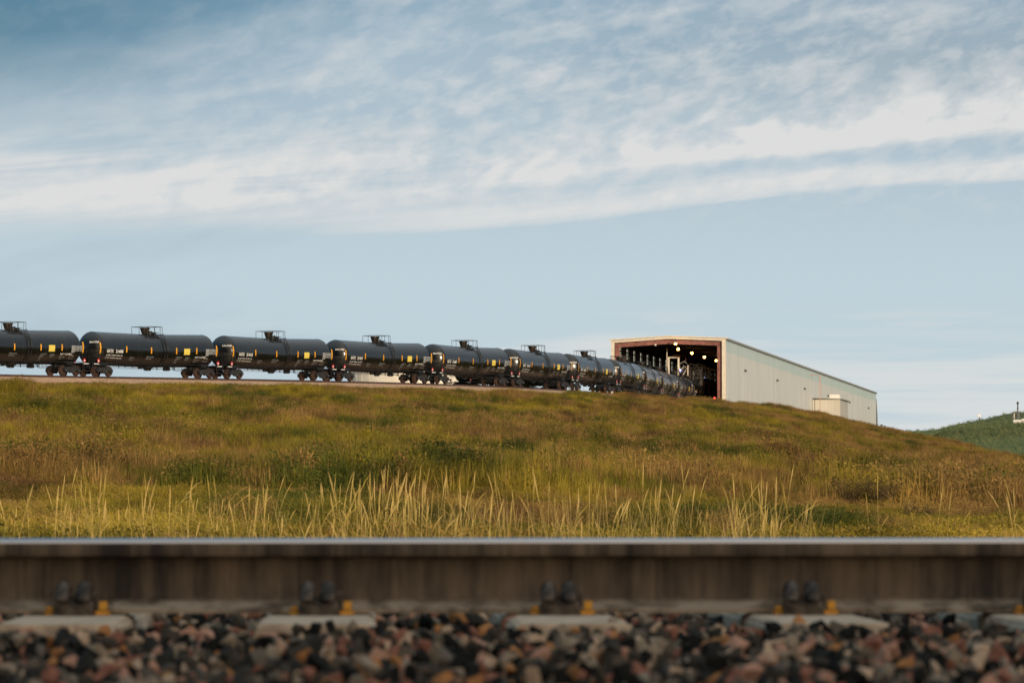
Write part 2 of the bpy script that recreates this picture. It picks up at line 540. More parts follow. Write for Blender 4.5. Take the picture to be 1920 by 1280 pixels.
def vnoise(x, y, s, seed):
    """value noise on arrays"""
    x = np.asarray(x, float) / s; y = np.asarray(y, float) / s
    xi = np.floor(x).astype(np.int64); yi = np.floor(y).astype(np.int64)
    fx = x - xi; fy = y - yi
    fx = fx * fx * (3 - 2 * fx); fy = fy * fy * (3 - 2 * fy)

    def h(i, j):
        n = (i * 374761393 + j * 668265263 + seed * 982451653) & 0x7fffffff
        n = ((n ^ (n >> 13)) * 1274126177) & 0x7fffffff
        return ((n ^ (n >> 16)) & 0xffff) / 65535.0
    return (h(xi, yi) * (1 - fx) + h(xi + 1, yi) * fx) * (1 - fy) + (h(xi, yi + 1) * (1 - fx) + h(xi + 1, yi + 1) * fx) * fy


def smooth(t): t = np.clip(t, 0, 1); return t * t * (3 - 2 * t)


def ground(X, Y):
    X = np.asarray(X, float); Y = np.asarray(Y, float)
    Ys = np.maximum(Y, 1.0)
    px = 960 + F * X / Ys
    px = np.clip(px, -1400, 3200)
    dc = crest_d(px)
    zc = (HZ - crest_y(px)) / F * dc
    t = np.clip((Ys - 32) / (dc - 32), 0, 1)
    z = -0.55 + (zc + 0.55) * t ** 1.55
    # plateau behind the crest
    plat = np.where(px < 1060, zc, np.minimum(zc, 12.1))
    z = np.where(Ys > dc, zc + (plat - zc) * smooth((Ys - dc) / 6), z)
    drop = np.where(px < 1690, 0, smooth((Ys - dc) / 60)) * (zc + 1.0)
    z = z - drop
    far = smooth((Ys - 900) / 500)
    z = z * (1 - far) - 2.0 * far
    # undulation
    amp = np.clip((Ys - 30) / 60, 0, 1) * (1 - 0.75 * smooth((Ys / dc - 0.86) / 0.12))
    z = z + amp * (0.9 * (vnoise(X, Y, 17, 1) - .5) + 0.5 * (vnoise(X, Y, 6, 2) - .5))
    # near track bed
    nb = smooth((Ys - 11.6) / 1.6)
    z = np.where(Ys < 13.5, -0.42 + nb * (-0.13), z)
    return z


def ground_at(px, py):
    """point where the sight line of a picture position meets the slope"""
    Y = np.linspace(34, 700, 6000)
    X = (px - 960) / F * Y
    z = ground(X, Y)
    ok = np.nonzero(z >= (HZ - py) / F * Y)[0]
    k = ok[0] if len(ok) else len(Y) - 1
    return Vector((X[k], Y[k], z[k]))


def grid_mesh(name, PX, YY, material, zfun=None, smoothf=True):
    nx, ny = len(PX), len(YY)
    A, B = np.meshgrid((np.array(PX) - 960) / F, YY)
    X = A * B; Y = B
    Z = (zfun or ground)(X, Y)
    co = np.stack([X, Y, Z], -1).reshape(-1, 3)
    idx = np.arange(nx * ny).reshape(ny, nx)
    f = np.stack([idx[:-1, :-1], idx[:-1, 1:], idx[1:, 1:], idx[1:, :-1]], -1).reshape(-1, 4)
    me = bpy.data.meshes.new(name)
    me.vertices.add(len(co)); me.vertices.foreach_set('co', co.ravel())
    me.loops.add(f.size); me.loops.foreach_set('vertex_index', f.ravel().astype(np.int32))
    me.polygons.add(len(f)); me.polygons.foreach_set('loop_start', np.arange(0, f.size, 4, dtype=np.int32))
    me.polygons.foreach_set('use_smooth', np.ones(len(f), bool))
    me.update(); me.validate()
    me.materials.append(material)
    o = bpy.data.objects.new(name, me)
    COL.link(o)
    return o


# plant-cover colour shared by soil and grass: patches of olive, yellow-green and rusty weeds by world position
def cover_color(t, pos, jitter=None):
    def mp(sc, loc):
        m_ = t.n('ShaderNodeMapping'); t.put(m_.inputs['Vector'], pos)
        m_.inputs['Scale'].default_value = sc; m_.inputs['Location'].default_value = loc
        return m_.outputs[0]
    big = t.noise(mp((1, .22, 1), (0, 0, 0)), 0.11, 4.0, 0.55, 0.3)
    mid = t.noise(mp((1, .16, 1), (13, 7, 3)), 0.42, 4.0, 0.6, 0.3)
    grn = t.noise(mp((1, .18, 1), (91, 37, 5)), 0.20, 5.0, 0.6, 0.3)
    fine = t.noise(mp((1, .3, 1), (51, 17, 9)), 1.3, 4.0, 0.6)
    s_ = t.n('ShaderNodeSeparateXYZ'); t.put(s_.inputs[0], pos)
    near = t.step(s_.outputs[1], 150.0, 60.0)          # the flat by the line carries yellower grass
    v = t.add(t.add(t.mul(big, 0.45), t.mul(mid, 0.55)), t.mul(t.sub(fine, 0.5), 0.35))
    if jitter is not None: v = t.add(v, t.mul(t.sub(jitter, 0.5), 0.20))
    v = t.add(v, t.step(s_.outputs[0], -10.0, 45.0, -0.02, 0.04))
    green = t.mix(t.step(grn, 0.36, 0.64), (0.070, 0.080, 0.010), (0.29, 0.215, 0.020))
    col = t.mix(t.step(v, 0.465, 0.555), green, (0.225, 0.132, 0.040))
    col = t.mix(t.mul(t.step(mid, 0.56, 0.70), 0.75), col, (0.085, 0.040, 0.016))
    col = t.mix(t.mul(near, t.step(grn, 0.44, 0.62, 0.0, 0.45)), col, (0.32, 0.225, 0.032))
    col = t.mix(t.mul(t.step(grn, 0.40, 0.30), 0.45), col, (0.050, 0.080, 0.014))
    return col


def soil_fn(t, b):
    pos = t.n('ShaderNodeNewGeometry').outputs['Position']
    c = cover_color(t, pos)
    n = t.noise(pos, 3.0, 6.0, 0.7)
    t.put(b.inputs['Base Color'], t.mix(t.mul(t.step(n, 0.3, 0.7), 0.6), c, (0.06, 0.045, 0.022)))
    bp = t.n('ShaderNodeBump'); bp.inputs['Strength'].default_value = 1.0; bp.inputs['Distance'].default_value = 0.25
    t.put(bp.inputs['Height'], n); t.put(b.inputs['Normal'], bp.outputs[0])


M['soil'] = mat('grassy_soil', (0.1, 0.08, 0.03), 1.0, spec=0.1, fn=soil_fn)
Ynear = list(np.linspace(13.6, 60, 60)) + list(np.linspace(61, 250, 150)) + list(np.linspace(251.5, 620, 260)) + list(np.linspace(625, 1500, 60)) + [2500, 5000, 12000]
tag(grid_mesh('hillside', np.linspace(-1400, 3200, 420), Ynear, M['soil']), kind='structure')
gm = MB()
gm.v = [(-9000, -3000, -2.6), (9000, -3000, -2.6), (9000, 13000, -2.6), (-9000, 13000, -2.6)]
gm.f = [(0, 1, 2, 3)]; gm.mi = [0]
tag(gm.build('ground', M['soil']), kind='structure')


bk = MB()
bk.prism([(-2.6, -1.5), (-5.2, 0.6), (-8.0, 2.7), (-10.0, 3.25), (-40.0, 3.3), (-60.0, -1.5)], -90, 90, 'x')
bko = bk.build('shade_bank', M['soil'])  # unseen bank behind the camera, added to shade the near track
tag(bko, kind='structure')
gb = MB()
gb.v = [(-80, -20, -.62), (80, -20, -.62), (80, 14, -.62), (-80, 14, -.62)]; gb.f = [(0, 1, 2, 3)]; gb.mi = [0]
tag(gb.build('verge_ground', M['soil']), kind='structure')


def gravel_bed(t, b):
    pos = t.n('ShaderNodeNewGeometry').outputs['Position']
    vo = t.n('ShaderNodeTexVoronoi'); t.put(vo.inputs['Vector'], pos); vo.inputs['Scale'].default_value = 26.0
    t.put(b.inputs['Base Color'], t.mix(t.noise(pos, 20.0, 3.0), (0.025, 0.022, 0.02), (0.10, 0.075, 0.06)))
    bp = t.n('ShaderNodeBump'); bp.inputs['Distance'].default_value = 0.03
    t.put(bp.inputs['Height'], vo.outputs['Distance']); t.put(b.inputs['Normal'], bp.outputs[0])


M['bed'] = mat('ballast_bed', (0.08, 0.06, 0.05), 1.0, spec=0.0, fn=gravel_bed)

# ------------------------------------------------------------------ near track
YAW = R(2.2)
RD = 9.68            # distance of the rail facing the camera
near = Matrix.Translation((0, RD, -0.09)) @ Matrix.Rotation(YAW, 4, 'Z')


def put(o, m=near):
    o.matrix_world = m
    return o


# bed under the stones
bedm = MB()
bedm.prism([(-6.5, -0.62), (-3.6, -0.275), (3.3, -0.275), (4.6, -0.50), (4.6, -1.2), (-6.5, -1.2)], -14, 14, 'x')
tag(put(bedm.build('ballast_bed', M['bed'])), kind='structure')

prof = [(-.0762, -.186), (-.0762, -.175), (-.045, -.167), (-.018, -.156), (-.0095, -.142), (-.0088, -.100), (-.0095, -.062),
        (-.014, -.052), (-.0365, -.044), (-.0373, -.038), (-.0368, -.012), (-.032, -.005), (-.022, -.0015), (0, 0)]
full = prof + [(-a, b) for a, b in prof[::-1][1:]]


def near_rail(yoff, dz, label):
    mb = MB()
    n = len(full)
    L = 14.0
    xs = np.linspace(-L, L, 57)
    for x in xs:
        for a, b in full: mb.v.append((x, a, b))
    for k in range(len(xs) - 1):
        for j in range(n - 1):
            mb.f.append((k * n + j, k * n + j + 1, (k + 1) * n + j + 1, (k + 1) * n + j))
            mid = (full[j][1] + full[j + 1][1]) / 2
            mb.mi.append(1 if mid > -0.0090 else 0)
        mb.f.append((k * n + n - 1, k * n, (k + 1) * n, (k + 1) * n + n - 1)); mb.mi.append(0)
    o = mb.build('rail', [M['rail'], M['polish']], smooth=35)
    o.matrix_world = near @ Matrix.Translation((0, yoff, dz))
    return tag(o, label, 'rail', 'rails of the near track')


near_rail(0.0, 0.0, 'weathered steel rail with polished top across the foreground, side towards the camera in full view')
near_rail(1.51, -0.022, 'farther steel rail of the foreground track, hidden behind the nearer one')

# concrete tie with its fastenings
def tube_arc(mb, x, y0, z0, ry, rz, r, a0, a1, dx=0.0):
    pts = []
    for k in range(13):
        q = a0 + (a1 - a0) * k / 12
        pts.append((x + dx * k / 12, y0 + ry * math.cos(q), z0 + rz * math.sin(q)))
    mb.tube(pts, r, 10)


def make_tie():
    root = empty('concrete_tie', (0, 0, 0), 'tie', 'railroad tie', 'concrete ties under the near track')
    mb = MB()
    sec = [(-.150, -.40), (-.140, -.20), (-.130, -.190), (.130, -.190), (.140, -.20), (.170, -.40)]
    mb.prism([(a, b) for a, b in sec], -0.80, 2.30, 'y')
    b = mb.build('tie_body', M['concrete'], root, bevel=0.008)
    for yo, sgn in ((0.0, -1), (0.0, 1), (1.51, -1), (1.51, 1)):
        y0 = yo + sgn * 0.100
        c = MB()
        # shoulder and two spring arms hooking over the rail foot
        c.quad_box((0.0, y0 + sgn * 0.012, -.179), (0.098, 0.060, 0.030)); c.quad_box((0.010, y0 - sgn * .004, -.150), (0.094, 0.034, 0.040))
        for xx, rr_, hh_ in ((-0.026, .0195, .040), (0.024, .0195, .040)):
            tube_arc(c, xx - 0.004, y0 - sgn * 0.006, -.163, sgn * 0.036, hh_, rr_, -0.4, math.pi + 0.1, 0.006)
        c.tube([(-0.046, y0 + sgn * 0.024, -.160), (0.046, y0 + sgn * 0.024, -.165)], 0.0095, 10)
        o = c.build('rail_clip', M['clip'], root, smooth=40)
        for xx, h in ((-0.060, 0.016), (0.070, 0.036)):
            i_ = MB()
            i_.quad_box((xx, y0, -.184), (.022 + h * .45, .034, .010)); i_.quad_box((xx * 1.02, y0 + .004 * sgn, -.178 + h / 3), (.020, .024, h * .6))
            i_.build('insulator', M['insul'], root, bevel=0.002)
    return root


tie0 = make_tie()
tie_lab = {-2: None, -1: None, 0: None}
tie_px = [-750, -300, 150, 600, 1045, 1497, 1947, 2400, 2850]
names_t = ['pale concrete tie end below the rail, leftmost in the frame', 'pale concrete tie end with clip below the rail, second from the left',
           'concrete tie end with clip below the rail, just right of the frame centre', 'wide pale concrete tie end with clip below the rail, second from the right',
           'concrete tie end below the rail, half cut off at the right edge']
inv = near.inverted()
for k, px in enumerate(tie_px):
    t_ = tie0 if k == 0 else copy_tree(tie0)
    wx = (px - 960) / F * RD
    t_.matrix_world = near @ Matrix.Translation((wx + 0.0, 0, 0))
    t_['label'] = names_t[k - 2] if 2 <= k <= 6 else 'concrete tie carrying the near rails outside the frame'

# instancing for uncountable stuff ---------------------------------
def scatter(name, pts, rot, scl, idx, tint, sources, kind_label=None):
    """points carry rotation, scale, source index and tint; geometry nodes put the sources on them"""
    me = bpy.data.meshes.new(name)
    n = len(pts)
    me.vertices.add(n); me.vertices.foreach_set('co', np.asarray(pts, np.float32).ravel())
    for nm, ty, dat, fld in (('rot', 'FLOAT_VECTOR', rot, 'vector'), ('scl', 'FLOAT_VECTOR', scl, 'vector'), ('src', 'INT', idx, 'value'), ('tint', 'FLOAT', tint, 'value')):
        a = me.attributes.new(nm, ty, 'POINT')
        a.data.foreach_set(fld, np.asarray(dat, np.int32 if ty == 'INT' else np.float32).ravel())
    o = bpy.data.objects.new(name, me)
    COL.link(o)
    coll = bpy.data.collections.new(name + '_sources')
    for k, (mesh_, nm) in enumerate(sources):
        q = bpy.data.objects.new('%s_%02d' % (nm, k), mesh_)
        coll.objects.link(q)
    ng = bpy.data.node_groups.new(name, 'GeometryNodeTree')
    ng.interface.new_socket('Geometry', in_out='INPUT', socket_type='NodeSocketGeometry')
    ng.interface.new_socket('Geometry', in_out='OUTPUT', socket_type='NodeSocketGeometry')
    N = ng.nodes; L = ng.links
    gi = N.new('NodeGroupInput'); go = N.new('NodeGroupOutput')
    ci = N.new('GeometryNodeCollectionInfo'); ci.inputs['Collection'].default_value = coll
    ci.inputs['Separate Children'].default_value = True; ci.inputs['Reset Children'].default_value = True
    ip = N.new('GeometryNodeInstanceOnPoints'); ip.inputs['Pick Instance'].default_value = True

    def attr(nm, ty):
        a = N.new('GeometryNodeInputNamedAttribute'); a.data_type = ty; a.inputs['Name'].default_value = nm
        return a.outputs['Attribute']
    e2r = N.new('FunctionNodeEulerToRotation')
    L.new(attr('rot', 'FLOAT_VECTOR'), e2r.inputs[0])
    L.new(e2r.outputs[0], ip.inputs['Rotation'])
    L.new(attr('scl', 'FLOAT_VECTOR'), ip.inputs['Scale'])
    L.new(attr('src', 'INT'), ip.inputs['Instance Index'])
    L.new(gi.outputs[0], ip.inputs['Points']); L.new(ci.outputs[0], ip.inputs['Instance'])
    L.new(ip.outputs[0], go.inputs[0])
    md = o.modifiers.new('scatter', 'NODES'); md.node_group = ng
    tag(o, kind='stuff')
    return o


def stone_mat(t, b):
    at = t.n('ShaderNodeAttribute', attribute_type='INSTANCER', attribute_name='tint')
    cr = t.n('ShaderNodeValToRGB')
    t.put(cr.inputs[0], at.outputs['Fac'])
    r = cr.color_ramp; r.interpolation = 'CONSTANT'
    cols = [(0.0, (0.022, 0.022, 0.020)), (0.22, (0.095, 0.078, 0.060)), (0.40, (0.40, 0.17, 0.11)), (0.50, (0.66, 0.36, 0.24)),
            (0.57, (0.20, 0.165, 0.125)), (0.68, (0.44, 0.34, 0.24)), (0.79, (0.05, 0.05, 0.045)), (0.89, (0.76, 0.54, 0.36)), (0.95, (0.60, 0.27, 0.10))]
    while len(r.elements) < len(cols): r.elements.new(0.5)
    for e, (p, c) in zip(r.elements, cols):
        e.position = p; e.color = c + (1,)
    co = t.n('ShaderNodeTexCoord').outputs['Object']
    n = t.noise(co, 3.0, 5.0, 0.65)
    t.put(b.inputs['Base Color'], t.mix(t.mul(t.step(n, 0.5, 0.8), 0.35), cr.outputs[0], (0.16, 0.13, 0.105)))
    bp = t.n('ShaderNodeBump'); bp.inputs['Strength'].default_value = 0.5; bp.inputs['Distance'].default_value = 0.05
    t.put(bp.inputs['Height'], n); t.put(b.inputs['Normal'], bp.outputs[0])


M['stone'] = mat('crushed_stone', (0.2, 0.15, 0.12), 0.95, spec=0.08, fn=stone_mat)


def stone_mesh(k):
    r = random.Random(100 + k)
    bm = bmesh.new()
    pts = []
    for _ in range(11):
        v = Vector((r.gauss(0, 1), r.gauss(0, 1), r.gauss(0, 1))).normalized() * r.uniform(0.75, 1.05)
        pts.append(bm.verts.new((v.x, v.y * r.uniform(.7, 1), v.z * .72)))
    bmesh.ops.convex_hull(bm, input=bm.verts)
    for v in [v for v in bm.verts if not v.link_faces]: bm.verts.remove(v)
    bmesh.ops.bevel(bm, geom=list(bm.edges), offset=0.035, segments=1, affect='EDGES', clamp_overlap=True)
    me = bpy.data.meshes.new('stone'); bm.to_mesh(me); bm.free()
    me.materials.append(M['stone'])
    return me


def make_ballast():
    pts = []; 
    loc = []
    x = rng.uniform(-5.5, 5.5, 44000); y = rng.uniform(-4.3, 3.2, 44000)
    # height of the bed in track coordinates; stones lap over tie ends, stay off the rails
    zb = np.where(y < -3.6, -0.275 - (-3.6 - y) * 0.12, -0.275)
    tie_x = [(p - 960) / F * RD for p in tie_px]
    dist = np.min(np.abs(x[:, None] - np.array(tie_x)[None]), axis=1)
    ontie = (dist < 0.15) & (y > -0.80) & (y < 2.1)
    lift = 0.030 + 0.030 * vnoise(x, y, 0.22, 5) + np.where(y < -0.60, 0.014 * smooth((-0.60 - y) / 0.25), 0)
    z = zb + lift + rng.uniform(-0.035, 0.012, len(x))
    keep = ~((np.abs(y) < 0.115) & (z > -0.245)) & ~(np.abs(y - 1.51) < 0.115)
    near_rail_ = (y > -0.30) & (y < 0.115)
    # keep rail seats clear: few stones on top of the ties near the rail
    keep &= ~(ontie & (y > -0.40 - 0.22 * vnoise(x, y, .13, 9)) & (rng.uniform(0, 1, len(x)) > np.where(y < -.22, 0.16, 0.02)))
    z = np.where(near_rail_ & ~ontie, z - 0.020, z)
    x, y, z = x[keep], y[keep], z[keep]
    n = len(x)
    w = np.stack([x, y, z, np.ones(n)], 1) @ np.array(near).T
    rot = rng.uniform(0, 6.28, (n, 3))
    sc = rng.uniform(0.014, 0.036, n)
    scl = np.stack([sc * rng.uniform(.8, 1.25, n), sc, sc * rng.uniform(.75, 1.1, n)], 1)
    return scatter('gravel', w[:, :3], rot, scl, rng.integers(0, 10, n), rng.uniform(0, 1, n), [(stone_mesh(k), 'ballast_stone') for k in range(10)])


make_ballast()

# ------------------------------------------------------------------ grass and weeds on the slope
def grass_fn(dry=0.0):
    def f(t, b):
        at = t.n('ShaderNodeAttribute', attribute_type='INSTANCER', attribute_name='tint').outputs['Fac']
        pos = t.n('ShaderNodeNewGeometry').outputs['Position']
        c = cover_color(t, pos, at)
        br = t.n('ShaderNodeHueSaturation'); t.put(br.inputs['Color'], c)
        t.put(br.inputs['Value'], t.m('MULTIPLY_ADD', at, 1.25, 0.42))
        t.put(b.inputs['Base Color'], t.mix(dry, br.outputs[0], (0.48, 0.34, 0.10)))
        b.inputs['Subsurface Weight'].default_value = 0.0
        tr = t.n('ShaderNodeBsdfTranslucent'); t.put(tr.inputs[0], br.outputs[0])
        mx = t.n('ShaderNodeMixShader'); mx.inputs[0].default_value = 0.25
        t.nt.links.new(b.outputs[0], mx.inputs[1]); t.nt.links.new(tr.outputs[0], mx.inputs[2])
        t.nt.links.new(mx.outputs[0], [q for q in t.nt.nodes if q.type == 'OUTPUT_MATERIAL'][0].inputs[0])
    return f


M['grass'] = mat('grass_blades', (0.1, 0.09, 0.02), 0.7, spec=0.2, fn=grass_fn())


def blade(v, f, x, y, h, w, lean, az, curl, nseg=3):
    i = len(v)
    dx, dy = math.cos(az), math.sin(az)
    for k in range(nseg + 1):
        t = k / nseg
        off = lean * t + curl * t * t
        cx, cy, cz = x + dx * off, y + dy * off, h * t * (1 - 0.25 * abs(curl) * t)
        ww = w * (1 - t) ** 0.7
        if k == nseg:
            v.append((cx, cy, cz))
        else:
            v.append((cx - dy * ww, cy + dx * ww, cz)); v.append((cx + dy * ww, cy - dx * ww, cz))
    for k in range(nseg - 1):
        f.append((i + 2 * k, i + 2 * k + 1, i + 2 * k + 3, i + 2 * k + 2))
    f.append((i + 2 * (nseg - 1), i + 2 * (nseg - 1) + 1, i + 2 * nseg))


def tuft_mesh(k, n=26, h=1.0, spread=0.45, w=0.022):
    r = random.Random(500 + k)
    v = []; f = []
    for _ in range(n):
        a = r.uniform(0, 6.28); q = spread * r.random() ** 0.6
        blade(v, f, q * math.cos(a), q * math.sin(a), h * r.uniform(.45, 1), w * r.uniform(.6, 1.2), r.uniform(0, .25), a + r.uniform(-1, 1), r.uniform(-.05, .30), 2)
    me = bpy.data.meshes.new('tuft'); me.from_pydata(v, [], f); me.materials.append(M['grass'])
    return me


def weed_mesh(k):
    """bushy weed: upright stalks carrying many small leaves"""
    r = random.Random(900 + k)
    v = []; f = []
    for _ in range(9):
        a = r.uniform(0, 6.28); q = 0.35 * r.random()
        bx, by = q * math.cos(a), q * math.sin(a)
        hh = r.uniform(.55, 1.0)
        tx, ty = bx + math.cos(a) * .28 * r.random(), by + math.sin(a) * .28 * r.random()
        blade(v, f, bx, by, hh, .010, .1, a, .1, 2)
        for j in range(14):
            t = r.uniform(.15, 1.0)
            c = Vector((bx + (tx - bx) * t, by + (ty - by) * t, hh * t)) + Vector((r.gauss(0, .075), r.gauss(0, .075), r.gauss(0, .05)))
            d = Vector((r.gauss(0, 1), r.gauss(0, 1), r.gauss(0.5, 1))).normalized()
            e = d.cross(Vector((r.gauss(0, 1), r.gauss(0, 1), r.gauss(0, 1)))).normalized()
            s1 = r.uniform(.035, .075); s2 = s1 * .38
            i = len(v)
            for q_ in (c - d * s1, c + e * s2, c + d * s1, c - e * s2): v.append(tuple(q_))
            f.append((i, i + 1, i + 2, i + 3))
    me = bpy.data.meshes.new('weed'); me.from_pydata(v, [], f); me.materials.append(M['grass'])
    return me


SRC = [(tuft_mesh(k), 'grass_tuft') for k in range(6)] + [(weed_mesh(k), 'leafy_weed') for k in range(6)]
SRC += [(tuft_mesh(20 + k, 34, 1.0, 0.30, 0.012), 'fine_tuft') for k in range(4)]


def hill_grass(name, Y0, Y1, n, hmin, hmax, seed, fine=False, lo=-420, hi=2340):
    g = np.random.default_rng(seed)
    px = g.uniform(lo, hi, n * 3)
    # uniform over area: density in Y proportional to Y
    Y = np.sqrt(g.uniform(Y0 ** 2, Y1 ** 2, n * 3))
    dc = crest_d(px)
    ok = Y < dc * 1.004 + 2.0
    px, Y = px[ok][:n], Y[ok][:n]
    X = (px - 960) / F * Y
    m = len(X)
    Z = ground(X, Y) - 0.02
    patch = vnoise(X, Y * .2, 3.4, 21) * .55 + vnoise(X, Y * .25, 1.3, 22) * .45
    if fine:
        idx = np.where(g.uniform(0, 1, m) < .7, g.integers(12, 16, m), g.integers(0, 6, m))
    else:
        idx = np.where(patch + g.uniform(-.15, .15, m) > .50, g.integers(6, 12, m), g.integers(0, 6, m))
    h = hmin + (hmax - hmin) * np.clip(g.uniform(0, 1, m) ** 1.5 * 0.8 + (patch - .4) * 1.8, 0, 1.5)
    edge = smooth((Y / crest_d(px) - 0.93) / 0.06)
    h = h * (1 - 0.45 * edge * (px < 1060))
    rot = np.stack([g.normal(0, .08, m), g.normal(0, .08, m), g.uniform(0, 6.28, m)], 1)
    wd = h * g.uniform(.8, 1.4, m)
    p3 = vnoise(X, Y * .22, 1.6, 41) * .6 + vnoise(X, Y * .25, .7, 42) * .4
    tint = np.clip(.5 + 1.1 * (p3 - .5) + g.normal(0, .16, m), 0, 1)
    return scatter(name, np.stack([X, Y, Z], 1), rot, np.stack([wd, wd, h], 1), idx, tint, SRC)


hill_grass('hill_grass', 90, 300, 72000, 0.28, 0.95, 31)
hill_grass('upper_hill_grass', 280, 565, 70000, 0.35, 0.80, 32)
hill_grass('meadow_grass', 26, 95, 72000, 0.12, 0.40, 33, fine=True, lo=-1100, hi=3000)
hill_grass('verge_grass', 13.5, 27, 9000, 0.08, 0.20, 34, fine=True, lo=-1600, hi=3500)


# tall dry stems standing just beyond the line
def stems():
    r = random.Random(77)
    v = []; f = []
    cl = [(20, 30, 6), (95, 30, 6), (140, 22, 13), (175, 14, 8), (215, 20, 5), (265, 30, 10), (345, 45, 12), (430, 45, 12), (500, 40, 10), (560, 50, 8), (640, 45, 26), (700, 40, 30), (745, 25, 16),
          (800, 22, 18), (870, 22, 18), (960, 40, 10), (1050, 30, 10), (1105, 30, 8), (1160, 25, 8), (1230, 40, 14), (1310, 25, 8), (1380, 22, 14), (1440, 22, 18), (1500, 40, 6), (1620, 60, 3), (1785, 30, 4), (1900, 40, 5)]
    for (c, w, n) in cl:
        for _ in range(int(n * 1.2)):
            px = r.gauss(c, w * .6)
            Y = r.uniform(24, 44)
            x = (px - 960) / F * Y
            topy = 865 + abs(r.gauss(0, 60)) if r.random() < .45 else r.uniform(900, 985)
            z0 = float(ground(x, Y))
            h = max((HZ - topy) / F * Y - z0, .25) * 1.02
            lean = r.gauss(0, .10) * h
            curl = r.gauss(0, .09) * h if r.random() < .80 else r.choice((-1, 1)) * h * r.uniform(.25, .5)
            az = r.choice((0, math.pi)) + r.gauss(0, .5)
            # two crossed ribbons make a rounded stalk, with a slim seed head at the tip
            for cross in (0, 1):
                i = len(v)
                ns = 9
                for k in range(ns + 1):
                    t = k / ns
                    off = lean * t + curl * t ** 2.2
                    zz = h * t - 0.5 * abs(curl) * t ** 3
                    p = Vector((x + math.cos(az) * off, Y + math.sin(az) * off, z0 + zz))
                    ww = 0.0015 * (1 - .5 * t)
                    if t > .72: ww = 0.0036 * math.sin((t - .72) / .28 * math.pi) + 0.0007
                    d = Vector((1, 0, 0)) if cross == 0 else Vector((0, 1, 0))
                    v.append(tuple(p - d * ww)); v.append(tuple(p + d * ww))
                for k in range(ns):
                    f.append((i + 2 * k, i + 2 * k + 1, i + 2 * k + 3, i + 2 * k + 2))
    # arching leaf blades at the foot
    for _ in range(2200):
        px = r.uniform(-60, 1980) if r.random() < .15 else r.gauss(*r.choice([(140, 60), (420, 130), (690, 90), (850, 60), (1060, 80), (1230, 60), (1410, 60)]))
        if px > 1560 and r.random() < .75: continue
        Y = r.uniform(20, 44)
        x = (px - 960) / F * Y
        blade(v, f, 0, 0, 0, 0, 0, 0, 0, 1) if False else None
        z0 = float(ground(x, Y))
        i0 = len(v)
        blade(v, f, x, Y, r.uniform(.25, .75), .0024, r.uniform(0, .12), r.choice((0, math.pi)) + r.gauss(0, .6), r.uniform(0, .22), 4)
        for q in range(i0, len(v)): v[q] = (v[q][0], v[q][1], v[q][2] + z0)
    me = bpy.data.meshes.new('tall_grass'); me.from_pydata(v, [], f)

    def fn(t, b):
        pos = t.n('ShaderNodeNewGeometry').outputs['Position']
        n = t.noise(pos, 3.0, 3.0)
        t.put(b.inputs['Base Color'], t.mix(t.step(n, .3, .7), (0.34, 0.25, 0.05), (0.62, 0.45, 0.17)))
    m = mat('dry_stem', (0.4, 0.3, 0.1), 0.65, spec=0.2, fn=fn)
    me.materials.append(m)
    o = bpy.data.objects.new('tall_grass', me); COL.link(o)
    return tag(o, kind='stuff')


stems()

# ------------------------------------------------------------------ far track
def catmull(p0, p1, p2, p3, t):
    return 0.5 * ((2 * p1) + (-p0 + p2) * t + (2 * p0 - 5 * p1 + 4 * p2 - p3) * t * t + (-p0 + 3 * p1 - 3 * p2 + p3) * t ** 3)


ext = [2 * TR[0] - TR[1]] + TR + [2 * TR[-1] - TR[-2], TR[-1] * 1.0 + (TR[-1] - TR[-2]) * 4]
path = []
for k in range(1, len(ext) - 2):
    for j in range(6):
        path.append(catmull(ext[k - 1], ext[k], ext[k + 1], ext[k + 2], j / 6))
path.append(ext[-2])
path.insert(0, TR[0] - (TR[1] - TR[0]) * 3)


def along(off):
    out = []
    for k, p in enumerate(path):
        a = path[max(0, k - 1)]; b = path[min(len(path) - 1, k + 1)]
        t = (b - a); t.z = 0; t.normalize()
        n = Vector((t.y, -t.x, 0))       # towards the camera
        out.append(p + n * off)
    return out


def ribbon(profile):
    """profile: list of (offset towards camera, dz)"""
    mb = MB()
    rows = [along(o) for o, dz in profile]
    n = len(profile)
    for k in range(len(path)):
        for (o, dz), row in zip(profile, rows):
            mb.v.append((row[k].x, row[k].y, row[k].z + dz))
    for k in range(len(path) - 1):
        for j in range(n - 1):
            mb.f.append((k * n + j, k * n + j + 1, (k + 1) * n + j + 1, (k + 1) * n + j)); mb.mi.append(0)
    return mb


def tan_bed(t, b):
    pos = t.n('ShaderNodeNewGeometry').outputs['Position']
    n = t.noise(pos, 2.5, 6.0, 0.7)
    t.put(b.inputs['Base Color'], t.mix(t.step(n, .3, .7), (0.46, 0.28, 0.17), (0.68, 0.45, 0.29)))
    bp = t.n('ShaderNodeBump'); bp.inputs['Strength'].default_value = 0.3; bp.inputs['Distance'].default_value = 0.05
    t.put(bp.inputs['Height'], t.noise(pos, 9.0, 4.0)); t.put(b.inputs['Normal'], bp.outputs[0])


M['tanbed'] = mat('tan_ballast', (0.3, 0.2, 0.14), 0.95, fn=tan_bed)
tag(ribbon([(-3.6, -1.1), (-2.0, -.22), (1.9, -.22), (3.7, -.95)]).build('track_bed', M['tanbed'], smooth=60), kind='structure')
for off, lab in ((0.755, 'thin dark rail under the train, on the camera side of the embankment track'), (-0.755, 'thin dark rail under the train, on the far side of the embankment track')):
    w = .037
    mb = ribbon([(off - .07, -.17), (off - w, -.05), (off - w, 0), (off + w, 0), (off + w, -.05), (off + .07, -.17)])
    tag(mb.build('rail', M['wheel']), lab, 'rail', 'rails of the embankment track')

